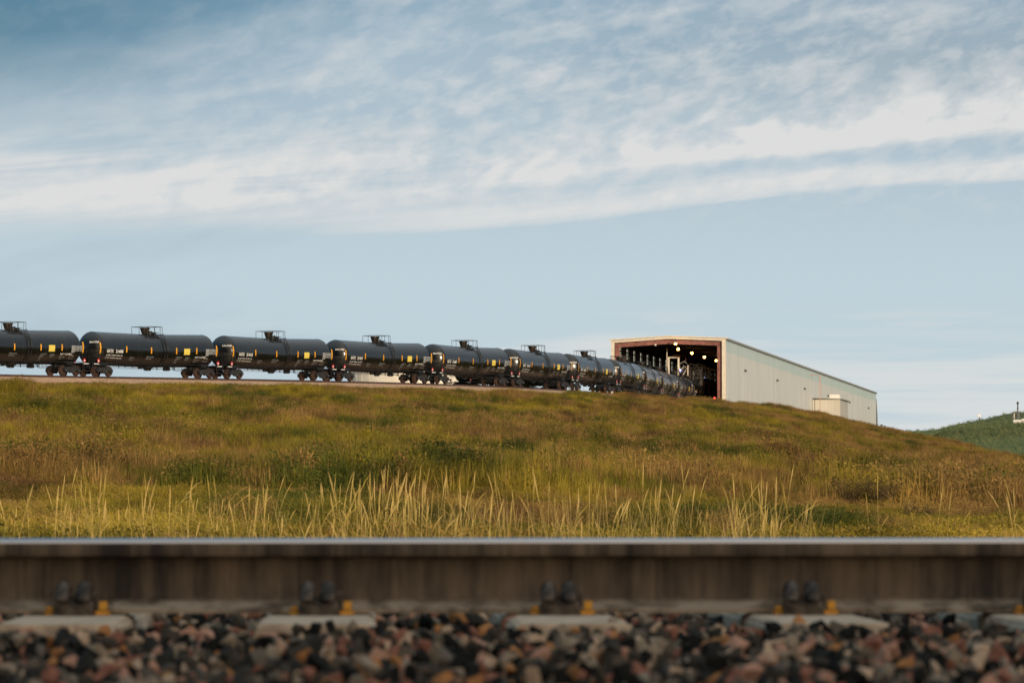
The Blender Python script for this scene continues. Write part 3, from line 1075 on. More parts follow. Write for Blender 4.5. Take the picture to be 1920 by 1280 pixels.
# ------------------------------------------------------------------ tank car
RT = 1.515


def zc(x):
    return 2.535 - 0.13 * (1 - min(abs(x - 9.0) / 7.6, 1.0))


def text_geo(txt, size, bold=0.0, spacing=1.0):
    cu = bpy.data.curves.new('txt', 'FONT')
    cu.body = txt; cu.size = size; cu.offset = bold; cu.space_character = spacing; cu.resolution_u = 2
    o = bpy.data.objects.new('txt', cu)
    COL.link(o)
    bpy.context.view_layer.update()
    me = bpy.data.meshes.new_from_object(o.evaluated_get(bpy.context.evaluated_depsgraph_get()))
    v = [tuple(p.co) for p in me.vertices]; f = [tuple(p.vertices) for p in me.polygons]
    bpy.data.objects.remove(o); bpy.data.curves.remove(cu); bpy.data.meshes.remove(me)
    return v, f


def wrap(mb, v, f, x0, z0, out=0.014):
    """wrap flat (x up-z) shapes on the shell, camera side; z0 = height of the baseline"""
    i = len(mb.v)
    th0 = math.asin((z0 - 2.5) / RT)
    for p in v:
        th = th0 + p[1] / RT
        x = x0 + p[0]
        r = RT + out
        mb.v.append((x, -r * math.cos(th), zc(x) + r * math.sin(th)))
    for q in f:
        mb.f.append(tuple(i + k for k in q)); mb.mi.append(mb.cur)


def patch(mb, x0, x1, z0, z1, out=0.014, n=5):
    v = []; f = []
    hgt = (math.asin((z1 - 2.5) / RT) - math.asin((z0 - 2.5) / RT)) * RT
    for k in range(n + 1):
        v += [(0, hgt * k / n), (x1 - x0, hgt * k / n)]
    for k in range(n): f.append((2 * k, 2 * k + 1, 2 * k + 3, 2 * k + 2))
    wrap(mb, v, f, x0, z0, out)


def text_block(mb, lines, x, z, size, lead=1.25, bold=0.0):
    for k, l in enumerate(lines):
        if not l: continue
        v, f = text_geo(l, size, bold)
        wrap(mb, v, f, x, z - k * size * lead)


def number_mesh(num):
    mb = MB()
    v, f = text_geo('GATX', 0.40, 0.012)
    wrap(mb, [(a * .80, b) for a, b, c in v], f, 2.05, 2.13)
    v, f = text_geo(num, 0.40, 0.012)
    wrap(mb, [(a * .80, b) for a, b, c in v], f, 3.22, 2.13)
    # on the left head, camera side
    v, f = text_geo('GATX ' + num, 0.21, 0.007)
    i = len(mb.v)
    for a, b, c in v:
        y = -1.26 + a * 0.66; z = 3.0 + b
        rr = math.sqrt(y * y + (z - 2.5) ** 2)
        h = 0.76 * math.sqrt(max(0, 1 - (rr / RT) ** 2))
        mb.v.append((1.62 - h - 0.03, -y - 0.0, z) if False else (1.62 - h - 0.03, y, z))
    for q in f: mb.f.append(tuple(i + k for k in q)); mb.mi.append(0)
    return mb.mesh('car_number', M['white'])


def make_truck(parent, xc):
    t = bpy.data.objects.new('truck', None); COL.link(t); t.parent = parent; t.location = (xc, 0, 0)
    for sy in (-1, 1):
        sf = MB()
        prof_ = [(-1.12, .60), (-1.05, .42), (-.78, .36), (-.55, .50), (-.32, .22), (.32, .22), (.55, .50), (.78, .36), (1.05, .42), (1.12, .60), (.95, .68), (.50, .80), (-.50, .80), (-.95, .68)]
        sf.prism(prof_, sy * 0.98, sy * 1.10, 'y')
        for sx_ in (-.89, .89):
            sf.lathe([(sy * 1.10, .0), (sy * 1.10, .15), (sy * 1.2, .13), (sy * 1.2, 0)], 12, (sx_, 0, .457), 'y')
        for k in range(3):
            sf.tube([(-.16 + .16 * k, sy * 1.04, .26), (-.16 + .16 * k, sy * 1.04, .62)], .07, 8)
        sf.build('side_frame', M['frame'], t)
        for sx_ in (-.89, .89):
            cp = MB()
            cp.lathe([(sy * 1.2, 0), (sy * 1.2, .095), (sy * 1.235, .075), (sy * 1.235, 0)], 12, (sx_, 0, .457), 'y')
            cp.build('bearing_cap', M['cap'], t)
    bl = MB(); bl.quad_box((0, 0, .55), (.42, 2.1, .30)); bl.quad_box((0, 0, .80), (.36, .5, .2))
    bl.build('bolster', M['frame'], t)
    for sx_ in (-.89, .89):
        for sy in (-1, 1):
            w = MB()
            a = sy * .69; b = sy * .83
            w.lathe([(a - sy * .02, .08), (a - sy * .02, .16), (a + sy * .03, .22), (a + sy * .03, .39), (a - sy * .03, .41), (a - sy * .03, .487), (a, .485), (a + sy * .01, .457), (b, .452), (b, .38), (b - sy * .05, .35), (b - sy * .05, .18), (b, .14), (b, 0.02)], 28, (sx_, 0, .457), 'y')
            w.build('wheel', M['wheel'], t, smooth=35)
        ax = MB(); ax.tube([(sx_, -.98, .457), (sx_, .98, .457)], .085, 10)
        ax.build('axle', M['frame'], t)
    return t


def make_car():
    root = empty('tank_car', (0, 0, 0), 'car', 'tank car', 'black tank cars coupled in the train')
    # shell with ellipsoidal heads
    prof_ = []
    for k in range(9):
        q = math.pi / 2 * k / 8
        prof_.append((1.65 - 0.76 * math.cos(q), max(RT * math.sin(q), 0.001)))
    for x in np.linspace(1.75, 16.25, 30): prof_.append((float(x), RT))
    for k in range(9):
        q = math.pi / 2 * (1 - k / 8)
        prof_.append((16.35 + 0.76 * math.cos(q), max(RT * math.sin(q), 0.001)))
    mb = MB(); mb.lathe(prof_, 64, (0, 0, 0), 'x', zfun=zc)
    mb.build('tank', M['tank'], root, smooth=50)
    # weld seams
    for k, x in enumerate((1.66, 9.0, 16.34)):
        s = MB(); s.lathe([(x - .035, RT + .001), (x - .02, RT + .010), (x + .02, RT + .010), (x + .035, RT + .001)], 64, (0, 0, zc(x)), 'x')
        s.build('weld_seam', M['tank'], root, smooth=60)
    # head shields: lower half plates over the heads
    for sgn, xc in ((-1, 1.63), (1, 16.37)):
        h = MB()
        pr = [(xc + sgn * (0.80 * math.cos(math.pi / 2 * k / 7)), (RT + .03) * math.sin(math.pi / 2 * k / 7) + .001) for k in range(8)]
        h.lathe(pr, 30, (0, 0, 2.535), 'x', math.pi + .12, 2 * math.pi - .12)
        h.build('head_shield', M['black'], root, smooth=50)
    # stub sills, end platforms, couplers, steps
    for x0, sg in ((0.25, 1), (17.75, -1)):
        s = MB()
        s.quad_box((x0 + sg * 1.55, 0, .93), (3.2, .42, .34))
        s.quad_box((x0 + sg * 2.0, 0, 1.12), (1.0, 1.9, .30))
        s.build('stub_sill', M['black'], root)
        p_ = MB()
        p_.quad_box((x0 + sg * .42, 0, 1.13), (1.0, 2.95, .05))
        p_.quad_box((x0 + sg * .42, -1.46, 1.06), (1.0, .04, .12))
        p_.quad_box((x0 + sg * .42, 1.46, 1.06), (1.0, .04, .12))
        for sy in (-1, 1):
            for dx in (-.02, .86): p_.tube([(x0 + sg * dx, sy * 1.44, .42), (x0 + sg * dx, sy * 1.44, 1.1)], .016, 6)
            for zz in (.44, .72): p_.quad_box((x0 + sg * .42, sy * 1.44, zz), (.88, .10, .03))
        p_.build('end_platform', M['black'], root)
        hr = MB()
        for sy in (-1, 1):
            hr.tube([(x0 + sg * .02, sy * 1.42, 1.15), (x0 + sg * .02, sy * 1.42, 2.15), (x0 + sg * .95, sy * 1.42, 2.2)], .018, 6)
            hr.tube([(x0 + sg * .86, sy * 1.44, 1.15), (x0 + sg * .86, sy * 1.44, 2.19)], .018, 6)
        hr.tube([(x0 + sg * .02, -1.42, 2.1), (x0 + sg * .02, 1.42, 2.1)], .018, 6)
        hr.build('handrail', M['black'], root, smooth=60)
        ws = MB(); ws.quad_box((x0 + sg * .45, -1.487, 1.085), (.62, .008, .07))
        ws.build('step_marking', M['white'], root)
        c = MB()
        c.tube([(x0 + sg * .3, 0, .88), (x0 - sg * .12, 0, .88)], .10, 8)
        c.quad_box((x0 - sg * .16, 0.04 * sg, .88), (.22, .30, .28))
        c.build('coupler', M['wheel'], root)
        ho = MB()
        ho.tube([(x0 + sg * .1, -.35, .8), (x0, -.38, .55), (x0 - sg * .12, -.3, .42), (x0 - sg * .25, -.2, .5)], .025, 6)
        ho.build('brake_hose', M['black'], root, smooth=60)
    # walkway, railing and manway on top
    cx = 8.95
    pl = MB()
    for sy in (-1, 1):
        pl.quad_box((cx + .05, sy * .76, 3.92), (2.0, .50, .05))
        for dx in (-.95, 0, 1.0): pl.tube([(cx + dx, sy * .96, 3.9), (cx + dx, sy * .96, 3.6)], .025, 6)
    pl.quad_box((cx + .95, 0, 4.09), (.26, 1.0, .05))
    pl.build('platform', M['black'], root)
    rl = MB()
    A, B, H0, H1 = 1.02, .98, 3.95, 4.62
    cor = [(cx - A + .05, -B), (cx + A, -B), (cx + A, B), (cx - A + .05, B)]
    for k in range(4):
        a, b = cor[k], cor[(k + 1) % 4]
        rl.tube([(a[0], a[1], H1), (b[0], b[1], H1)], .024, 6)
        for q in ((0,) if k == 3 else (0, .5)):
            x, y = a[0] + (b[0] - a[0]) * q, a[1] + (b[1] - a[1]) * q
            rl.tube([(x, y, H0 - .1), (x, y, H1)], .022, 6)
    rl.tube([(cx + A - .28, -B, H0), (cx + A - .28, -B, H1)], .022, 6)
    rl.build('railing', M['black'], root)
    mw = MB()
    mw.lathe([(3.92, 0.24), (4.0, .30), (4.12, .34), (4.42, .42), (4.45, .46), (4.52, .46), (4.54, .42), (4.54, 0.0)], 28, (cx - .26, 0, 0), 'z')
    mw.quad_box((cx - .26, -.46, 4.48), (.14, .08, .10)); mw.quad_box((cx + .20, -.1, 4.48), (.10, .2, .08))
    mw.build('manway', M['manway'], root, smooth=40)
    vl = MB()
    vl.lathe([(3.9, .30), (4.15, .30), (4.20, .24), (4.20, 0)], 16, (cx + .45, 0.05, 0), 'z')
    vl.lathe([(4.2, .10), (4.30, .10), (4.32, 0)], 10, (cx + .45, 0.2, 0), 'z')
    vl.quad_box((cx + .62, -.35, 4.05), (.3, .2, .18))
    vl.tube([(cx - .15, -.3, 4.08), (cx + .3, -.3, 4.22)], .05, 6)
    vl.build('valve_housing', M['black'], root, smooth=40)
    # side ladders following the shell from walkway to sill
    for sy in (-1, 1):
        l = MB()
        rails_ = []
        for xx in (cx + .72, cx + 1.12):
            pts = [(xx, sy * .98, 4.0), (xx, sy * 1.06, 3.80)]
            for k in range(9):
                th = R(44) - R(112) * k / 8
                rr = RT + .11
                pts.append((xx, sy * rr * math.cos(th), zc(xx) + rr * math.sin(th)))
            rails_.append(pts)
            l.tube(pts, .034, 6)
        for k in range(2, len(rails_[0]) - 1):
            for q in (0, .5):
                a = Vector(rails_[0][k]).lerp(Vector(rails_[0][k + 1]), q); b = Vector(rails_[1][k]).lerp(Vector(rails_[1][k + 1]), q)
                l.tube([a, b], .02, 6)
        l.build('ladder', M['black'], root, smooth=60)
    # running pipe low on both sides
    for sy in (-1, 1):
        p_ = MB()
        p_.tube([(1.2, sy * 1.50, 1.50 - .32), (16.8, sy * 1.50, 1.50 - .32)], .022, 6)
        for x in np.linspace(1.6, 16.4, 9):
            p_.tube([(x, sy * 1.50, 1.18), (x, sy * 1.10, 1.46)], .016, 5)
        p_.build('side_rail_pipe', M['frame'], root)
    # bottom outlet, brake rigging, hangers
    b_ = MB()
    b_.lathe([(.60, .0), (.60, .20), (.72, .22), (.78, .38), (.95, .62), (1.02, .62)], 20, (9.0, 0, 0), 'z')
    b_.quad_box((9.0, 0, .70), (.9, .10, .16)); b_.quad_box((8.0, 0, .88), (.25, .3, .22))
    b_.build('bottom_outlet', M['black'], root)
    g = MB()
    for x, l_ in ((4.6, .14), (5.4, .10), (6.4, .16), (7.2, .14), (8.1, .22), (9.7, .30), (10.6, .20), (11.3, .14), (11.9, .26), (12.1, .26)):
        g.quad_box((x, -.55, .96 - l_ / 2), (.07, .05, l_))
    g.tube([(3.2, -.55, .88), (9.0, -.55, .80), (12.2, -.55, .78)], .018, 6)
    g.tube([(3.2, .55, .78), (14.6, .55, .78)], .018, 6)
    g.tube([(12.2, -.7, .82), (15.0, -.7, .82)], .022, 6); g.tube([(12.2, -.7, .62), (15.0, -.7, .62)], .022, 6)
    g.tube([(11.6, -.7, .95), (11.75, -.7, .66), (12.2, -.7, .62)], .022, 6)
    for x in (12.9, 13.5, 14.1): g.tube([(x, -.7, .62), (x, -.7, .98)], .016, 6)
    g.lathe([(11.5, 0), (11.5, .17), (12.2, .17), (12.2, 0)], 14, (0, .25, .80), 'x')
    g.build('brake_rigging', M['black'], root)
    for xc in (2.15, 15.85): make_truck(root, xc)
    # yellow reflector strips, decals and stencils on the camera side
    for sy in (1, -1):
        def finish(mb_, name, m_):
            if sy == -1:
                mb_.v = [(18 - x, -y, z) for x, y, z in mb_.v]
            return mb_.build(name, m_, root)
        for x in (1.12, 16.78):
            q = MB(); patch(q, x, x + .16, 2.02, 2.98, .016, 8); finish(q, 'reflector_strip', M['yellow'])
        for x in (4.55, 7.85, 11.25, 14.0):
            q = MB(); patch(q, x, x + .15, 2.20, 2.76, .020, 5); finish(q, 'reflector_strip', M['yellow'])
        q = MB(); patch(q, 12.35, 13.15, 2.12, 2.68, .016, 5); finish(q, 'yellow_decal', M['ypanel'])
        if sy == -1: continue
        # capacity and service table
        q = MB()
        for k in range(5):
            for j in range(7):
                if j < 2: patch(q, 15.35 + j * .21, 15.35 + j * .21 + .20, 2.02 + k * .128, 2.02 + k * .128 + .112, .014, 1)
                elif k: patch(q, 15.42 + j * .19, 15.42 + j * .19 + .15, 2.02 + k * .128, 2.02 + k * .128 + .095, .014, 1)
        q.build('service_table', M['grey'], root)
        q = MB()
        text_block(q, ['LD LMT 196900 LB  89312 KG', 'LT WT   89100 LB  40415 KG'], 2.05, 1.84, .17, 1.35, .003)
        text_block(q, ['DOT 111A100W1'], 13.95, 1.83, .20, 1, .006)
        q.build('lettering', M['white'], root)
        q = MB()
        text_block(q, ['CAPACITY 30000', 'VALVE 75 PSI'], 7.35, 1.86, .13, 1.3, .003)
        text_block(q, ['TANK TEST 2014', 'THICKNESS', 'SERVICE', 'PRD', 'LINING'], 11.35, 1.88, .11, 1.15, .002)
        text_block(q, ['CRUDE OIL', 'KEEP OFF'], 12.65, 1.82, .12, 1.3, .003)
        text_block(q, ['TEST 100 PSI', 'A516-70'], 13.95, 1.62, .12, 1.25, .003)
        text_block(q, ['UN 1267'], 15.25, 1.79, .12, 1, .003)
        for a, b, c_, d in ((15.25, 15.80, 1.72, 1.745), (15.25, 15.80, 1.48, 1.505), (15.25, 15.28, 1.5, 1.73), (15.77, 15.80, 1.5, 1.73)): patch(q, a, b, c_, d, .014, 2)
        text_block(q, ['BUILT 8-12', 'NEW 8-12'], 5.2, 1.72, .13, 1.3, .003)
        q.build('lettering', M['grey'], root)
    # hazard placards at the four corners
    for x, yy in ((0.95, -1), (17.05, -1), (0.95, 1), (17.05, 1)):
        q = MB(); y0 = yy * 1.505
        s_ = .20
        q.prism([(x, 1.18), (x + s_, 1.18 + s_), (x, 1.18 + 2 * s_), (x - s_, 1.18 + s_)], y0 - .006, y0 + .006, 'y')
        hp = q.build('hazard_placard', M['red'], root)
        q = MB(); s2 = .10
        q.prism([(x, 1.24), (x + s2, 1.24 + s2), (x, 1.24 + 2 * s2), (x - s2, 1.24 + s2)], y0 - .011, y0 + .011, 'y')
        q.build('placard_symbol', M['white'], hp)
    return root


proto = make_car()
numbers = ['214406', '214408', '214418', '214410', '214409', '214417', '214422', '214403', '214411', '214425', '214419', '214404', '214430', '214415']
num_mesh = {n: number_mesh(n) for n in numbers}
seen = ['black tank car cut off by the left edge of the picture', 'black tank car numbered 214408, first one wholly in view from the left', 'black tank car numbered 214418, second one wholly in view',
        'third tank car wholly in view, cream storage tank showing beneath it', 'fourth tank car wholly in view, another dark car showing behind its wheels', 'fifth tank car wholly in view, sky band reflected along its side',
        'sixth tank car wholly in view, its fittings standing clear left of the shed', 'seventh whole tank car, railing overlapping the left jamb of the shed', 'tank car with weeds reaching its sill, second before the shed mouth',
        'foreshortened tank car just outside the shed mouth with reddish lower side', 'foreshortened tank car at the shed mouth under the cream gantry', 'tank car just inside the shed mouth, half in shade',
        'tank car inside the shed, next to last of the visible train', 'last visible tank car, deepest in the shed, orange strip on its side']


def place_car(c, A, B, num, label):
    t = (B - A).normalized()
    up = Vector((0, 0, 1))
    y = up.cross(t).normalized(); z = t.cross(y)
    c.matrix_world = Matrix(((t.x, y.x, z.x, A.x), (t.y, y.y, z.y, A.y), (t.z, y.z, z.z, A.z), (0, 0, 0, 1)))
    n = bpy.data.objects.new('car_number', num_mesh[num]); COL.link(n); n.parent = c
    c['label'] = label


cars = []
for k in range(1, len(TR) - 1):
    cars.append(copy_tree(proto) if k > 1 else proto)
fresh = copy_tree(proto)      # kept for the cars on the back tracks
for k, c in enumerate(cars):
    place_car(c, TR[k + 1], TR[k + 2], numbers[k], seen[k])

# two cars on tracks behind
d_ = 417.0
A_ = Vector(((852 - 960) / F * d_, d_, 11.9))
place_car(fresh, A_, A_ + Vector((math.sin(R(43)), math.cos(R(43)), 0)) * 18, '214425', 'dark tank car on the back track, white lettering showing beneath the train')
fresh['group'] = 'tank cars standing on the back tracks'
c2 = copy_tree(fresh)
for ch in list(c2.children):
    if ch.name.startswith('car_number'): bpy.data.objects.remove(ch)
d_ = 520.0
A_ = Vector(((981 - 960) / F * d_, d_, (HZ - 715.5) / F * d_ - 4.05))
place_car(c2, A_, A_ + Vector((math.sin(R(4)), math.cos(R(4)), 0)) * 18, '214430', 'tank car end seen head on, shiny rounded top showing under the train')

# ------------------------------------------------------------------ loading shed
B0 = Vector((28.4, 515.0, 12.55))
ax = Vector((0.1708, 0.9853, 0)).normalized()
pe = Vector((-ax.y, ax.x, 0))                # towards the left wall
SH = Matrix(((ax.x, pe.x, 0, B0.x), (ax.y, pe.y, 0, B0.y), (0, 0, 1, B0.z), (0, 0, 0, 1)))
# local frame: x along the shed away from the camera, y towards the left wall, z up
shed = bpy.data.objects.new('loading_shed', None); COL.link(shed); shed.matrix_world = SH
tag(shed, 'long cream metal train loading shed with open red-framed mouth and pale green upper wall', 'shed')
LEN = 261.3; W = 14.8; ER = 9.34; EL = 9.18; RG = 9.66; BND = 7.65


def part(mb, name, m, parent=shed, **k): return mb.build(name, m, parent, **k)


w = MB(); w.quad_box((LEN / 2, -.10, BND / 2 - .6), (LEN, .20, BND + 1.2)); part(w, 'side_wall', M['cream'])
w = MB(); w.quad_box((LEN / 2, -.095, (BND + ER) / 2), (LEN, .20, ER - BND)); part(w, 'wall_panel_band', M['sage'])
lin = []
# left wall with an opening per bay for a translucent panel
w = MB()
bays = [4.64 + 6.8 * k for k in range(37)]
x0 = 0.0
for b in bays:
    w.quad_box(((x0 + b) / 2, W + .1, EL / 2 - .6), (b - x0, .2, EL + 1.2))
    w.quad_box((b + 1.15, W + .1, (7.05 - 1.2) / 2), (2.3, .2, 7.05 + 1.2)); w.quad_box((b + 1.15, W + .1, (8.55 + EL) / 2), (2.3, .2, EL - 8.55))
    w.quad_box((b + 1.15, W + .1, 8.02), (2.3, .2, .12))
    for a_, c_, e_, g_ in ((x0, b, -1.2, EL - .02), (b, b + 2.3, -1.2, 7.03), (b, b + 2.3, 8.57, EL - .02)): lin.append((a_, c_, e_, g_))
    x0 = b + 2.3
w.quad_box(((x0 + LEN) / 2, W + .1, EL / 2 - .6), (LEN - x0, .2, EL + 1.2))
part(w, 'back_side_wall', M['cream'])
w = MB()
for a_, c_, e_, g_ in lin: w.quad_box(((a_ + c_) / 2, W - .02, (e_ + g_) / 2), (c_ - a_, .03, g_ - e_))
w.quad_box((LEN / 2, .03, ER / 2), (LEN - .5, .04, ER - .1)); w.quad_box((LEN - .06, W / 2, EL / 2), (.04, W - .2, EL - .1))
part(w, 'wall_shade_sheet', M['dark'])  # near-black sheets added on the inner walls to deepen the interior shade
for b in bays[:22]:
    w = MB(); w.quad_box((b + 1.15, W + .1, (7.05 + 7.96) / 2), (2.3, .02, .91)); w.quad_box((b + 1.15, W + .1, (8.08 + 8.55) / 2), (2.3, .02, .47))
    part(w, 'window', M['panel'])
w = MB(); w.prism([(-.2, -1.2), (W + .2, -1.2), (W + .2, EL), (W / 2, RG - .1), (-.2, ER)], LEN, LEN + .2, 'x'); part(w, 'end_wall', M['cream'])
w = MB()
w.prism([(-.45, ER + .02), (W / 2, RG), (W + .45, EL + .02), (W + .45, EL + .16), (W / 2, RG + .14), (-.45, ER + .16)], -.28, LEN + .4, 'x')
part(w, 'roof', M['galv'])
w = MB(); w.quad_box((LEN / 2, -.32, ER - .06), (LEN + .4, .22, .14)); part(w, 'eave_gutter', M['eave'])
# cream trim round the mouth
w = MB()
w.quad_box((-.12, -.06, ER / 2 - .6), (.24, .52, ER + 1.2)); w.quad_box((-.12, W + .20, EL / 2 - .6), (.24, .44, EL + 1.2))
w.prism([(.2, ER - .28), (W / 2, RG - .29), (W - .02, EL - .28), (W - .02, EL + .01), (W / 2, RG - .005), (.2, ER + .01)], -.24, 0, 'x')
w.prism([(-.72, ER + .15), (W / 2, RG + .145), (W + .80, EL + .16), (W + .80, EL + .02), (W / 2, RG + .01), (-.72, ER + .02)], -.40, -.285, 'x')
part(w, 'mouth_trim', M['trim'])


# steel frames
def frame(xc, col_w=.64, rb=.62, name='portal_frame', m='primer'):
    f = MB()
    f.quad_box((xc, .20 + col_w / 2, ER / 2 - .8), (.20, col_w, ER - .02)); f.quad_box((xc, W - .03 - col_w / 2, EL / 2 - .8), (.20, col_w, EL - .02))
    f.quad_box((xc - .12, .20 + col_w, ER / 2 - .8), (.04, .10, ER)); 
    f.prism([(.2, ER - .30 - rb), (W / 2, RG - .30 - rb), (W - .03, EL - .30 - rb), (W - .03, EL - .30), (W / 2, RG - .30), (.2, ER - .30)], xc - .10, xc + .10, 'x')
    return part(f, name, M[m])


frame(.42)
for k in range(1, 16): frame(.42 + 6.8 * k, .55, .50, m='shaded_primer')
w = MB()
for yy in (1.9, 3.6, 5.3, 8.7, 10.4, 12.1):
    zz = ER + (RG - ER) * (yy / (W / 2)) - .32 if yy < W / 2 else EL + (RG - EL) * ((W - yy) / (W / 2)) - .32
    w.quad_box((LEN / 2, yy, zz), (LEN - 2, .08, .18))
part(w, 'purlins', M['shaded_primer'])
w = MB(); w.quad_box((LEN / 2 - .15, W / 2, -.9), (LEN + .3, W - .02, 1.3)); part(w, 'floor_slab', M['floor'])

# conduit frame standing off the wall, annex, roof unit
cvx = lambda px: 439295.0 / (2210 - px)
xw = lambda px: (cvx(px) - 515.0) / ax.y
w = MB()
X1 = xw(1519)
w.tube([(X1, -.2, 8.45), (X1, -1.68, 8.45), (X1, -1.68, -1)], .085, 8)
pp = part(w, 'vent_pipe', M['primer_pale'])
pp['label'] = 'thin reddish pipe frame standing off the pale wall'
annex = MB()
XA = xw(1520) + 1.0
annex.quad_box((XA + 7.5, -2.55, 1.72), (15, 4.6, 5.44))
ann = annex.build('annex', M['annex'])
ann.matrix_world = SH
tag(ann, 'small cream ribbed annex built against the long shed wall', 'annex')
ro = MB(); ro.prism([(-5.15, 4.46), (-.35, 4.60), (-.35, 4.74), (-5.15, 4.60)], XA - .2, XA + 15.3, 'x')
ro.build('roof', M['eave'], ann)
ac = MB(); ac.quad_box((XA + 4.0, -3.7, 4.98), (3.2, 1.7, .62)); ac.quad_box((XA + 4.0, -3.7, 5.32), (3.3, 1.8, .06)); ac.quad_box((XA + 2.38, -3.7, 4.98), (.05, 1.1, .4)); ac.quad_box((XA + 4.0, -3.7, 4.63), (2.8, 1.4, .08))
aco = ac.build('rooftop_unit', M['whitep']); aco.matrix_world = SH
tag(aco, 'white rooftop unit on the flat roof of the cream annex', 'roof unit')

# wall lights
wl = None
for k, px in enumerate((1393.7, 1454, 1505.7, 1550.3, 1590.3, 1625.9)):
    x = xw(px)
    if wl is None:
        wl = empty('wall_light', (0, 0, 0), 'wall', 'wall light', 'wall lights along the shed side')
        b_ = MB(); b_.prism([(-.22, -.12), (-.52, -.12), (-.50, .10), (-.22, .22)], -.24, .24, 'x'); b_.build('housing', M['fixture'], wl)
        b_ = MB(); b_.quad_box((0, -.37, -.135), (.34, .22, .03)); b_.build('lens', M['galv'], wl)
        o = wl
    else: o = copy_tree(wl)
    o.matrix_world = SH @ Matrix.Translation((x, .0, 5.83))
    o['label'] = ['small dark wall light nearest the shed mouth', 'second dark wall light from the shed mouth', 'dark wall light just left of the reddish pipe frame',
                  'dark wall light just left of the white rooftop unit', 'dark wall light just right of the annex roof', 'small dark wall light nearest the far end of the shed'][k]

# lamps hanging inside: (picture x, y, depth)
def shed_point(px, py, d): return Vector(((px - 960) / F * d, d, (HZ - py) / F * d))


ll = None
for k, (px, py, d) in enumerate(((1267, 644.5, 514.2), (1272, 654.5, 522), (1297.5, 662, 535), (1321, 669.5, 549), (1343, 676, 562))):
    if ll is None:
        ll = empty('high_bay_lamp', (0, 0, 0), 'l', 'lamp', 'glowing lamps under the shed roof')
        b_ = MB(); b_.lathe([(.62, .0), (.62, .10), (.34, .12), (.22, .20)], 16, (0, 0, 0), 'z'); b_.build('lamp_hood', M['fixture'], ll, smooth=40)
        b_ = MB(); b_.lathe([(.16, .0), (.13, .10), (.07, .155), (.0, .175), (-.07, .155), (-.13, .10), (-.16, .0)], 20, (0, 0, 0), 'z'); b_.build('lamp_globe', M['lamp'], ll, smooth=60)
        b_ = MB(); b_.tube([(0, 0, .6), (0, 0, .75)], .02, 6); b_.build('hanger', M['fixture'], ll)
        o = ll
    else: o = copy_tree(ll)
    o.location = shed_point(px, py, d)
    o['label'] = ['glowing yellow lamp right under the front beam of the shed', 'second glowing yellow lamp, just below the one at the front beam', 'third glowing yellow lamp from the shed ridge, middle of the row',
                  'fourth glowing yellow lamp of the row going back into the shed', 'glowing yellow lamp beside the right jamb, last of the row'][k]
for nm, px, py, d, m_, lab in (('floodlight', 1275, 694, 528, 'led', 'small bluish lamp above the tan cabin in the shed'), ('floodlight', 1323, 707, 560, 'led', 'small bluish lamp low on the loading rack at right'),
                           ('signal_lamp', 1340, 746.5, 519, 'redlamp', 'small red signal lamp low by the right jamb'), ('floodlight', 1229, 646, 517, 'whitep', 'small unlit white fitting under the left half of the front beam')):
    r_ = .16
    e_ = empty(nm, shed_point(px, py, d), lab, 'lamp')
    b_ = MB(); b_.lathe([(-r_, 0), (-r_ * .7, r_ * .75), (0, r_), (r_ * .7, r_ * .75), (r_, 0)], 14, (0, 0, 0), 'z'); b_.build('lens', M[m_], e_, smooth=60)
    b_ = MB(); b_.quad_box((0, r_ + .08, 0), (.3, .14, .34)); b_.quad_box((0, r_ + .10, -.35 if m_ == 'redlamp' else .3), (.05, .05, .7)); b_.build('bracket', M['galv'], e_)

# cream gantry portal and tan cabin over the cars, loading rack along the right side
def T(px, py, d):      # picture position to shed-local point
    return SH.inverted() @ shed_point(px, py, d)


g = empty('gantry', (0, 0, 0), 'tall cream portal gantry standing over the tank cars in the shed', 'gantry')
gx0, gx1 = (1254, 1272)
dG = 525
s_ = dG / F
for px in (1254, 1272.5):
    b_ = MB(); p = shed_point(px, 686, dG); b_.quad_box((p.x, p.y, p.z), (.24, .24, (704 - 669) * s_)); b_.build('leg', M['trim'], g)
p = shed_point(1263.5, 670, dG); b_ = MB(); b_.quad_box((p.x, p.y, p.z), ((1274 - 1252) * s_, .22, .2)); b_.build('crossbeam', M['trim'], g)
p = shed_point(1269, 667, dG); b_ = MB(); b_.quad_box((p.x, p.y + .4, p.z + .05), (.95, .5, .18)); b_.tube([(p.x + .2, p.y + .4, p.z), (p.x + 1.2, p.y + .4, p.z + .05), (p.x + 1.25, p.y + .4, p.z - .6)], .05, 6); b_.build('hoist', M['primer'], g)
b_ = MB(); a = shed_point(1266, 688, dG + 1); c = shed_point(1283, 677, dG + 1); e = shed_point(1298, 690, dG + 1)
b_.tube([a, c], .05, 6); b_.tube([c, e], .06, 6); b_.build('brace', M['galv'], g)
p1 = shed_point(1250.6, 654, 522); p2 = shed_point(1250.6, 705, 522)
po = empty('post', p2, 'slender pale post rising below the roof ridge at the shed mouth', 'post')
b_ = MB(); b_.tube([(0, 0, -3), (0, 0, (p1 - p2).z)], .07, 8); b_.build('pole', M['trim'], po)
b_ = MB(); b_.quad_box((0, 0, (p1 - p2).z + .05), (.25, .25, .1)); b_.build('cap', M['primer'], po)
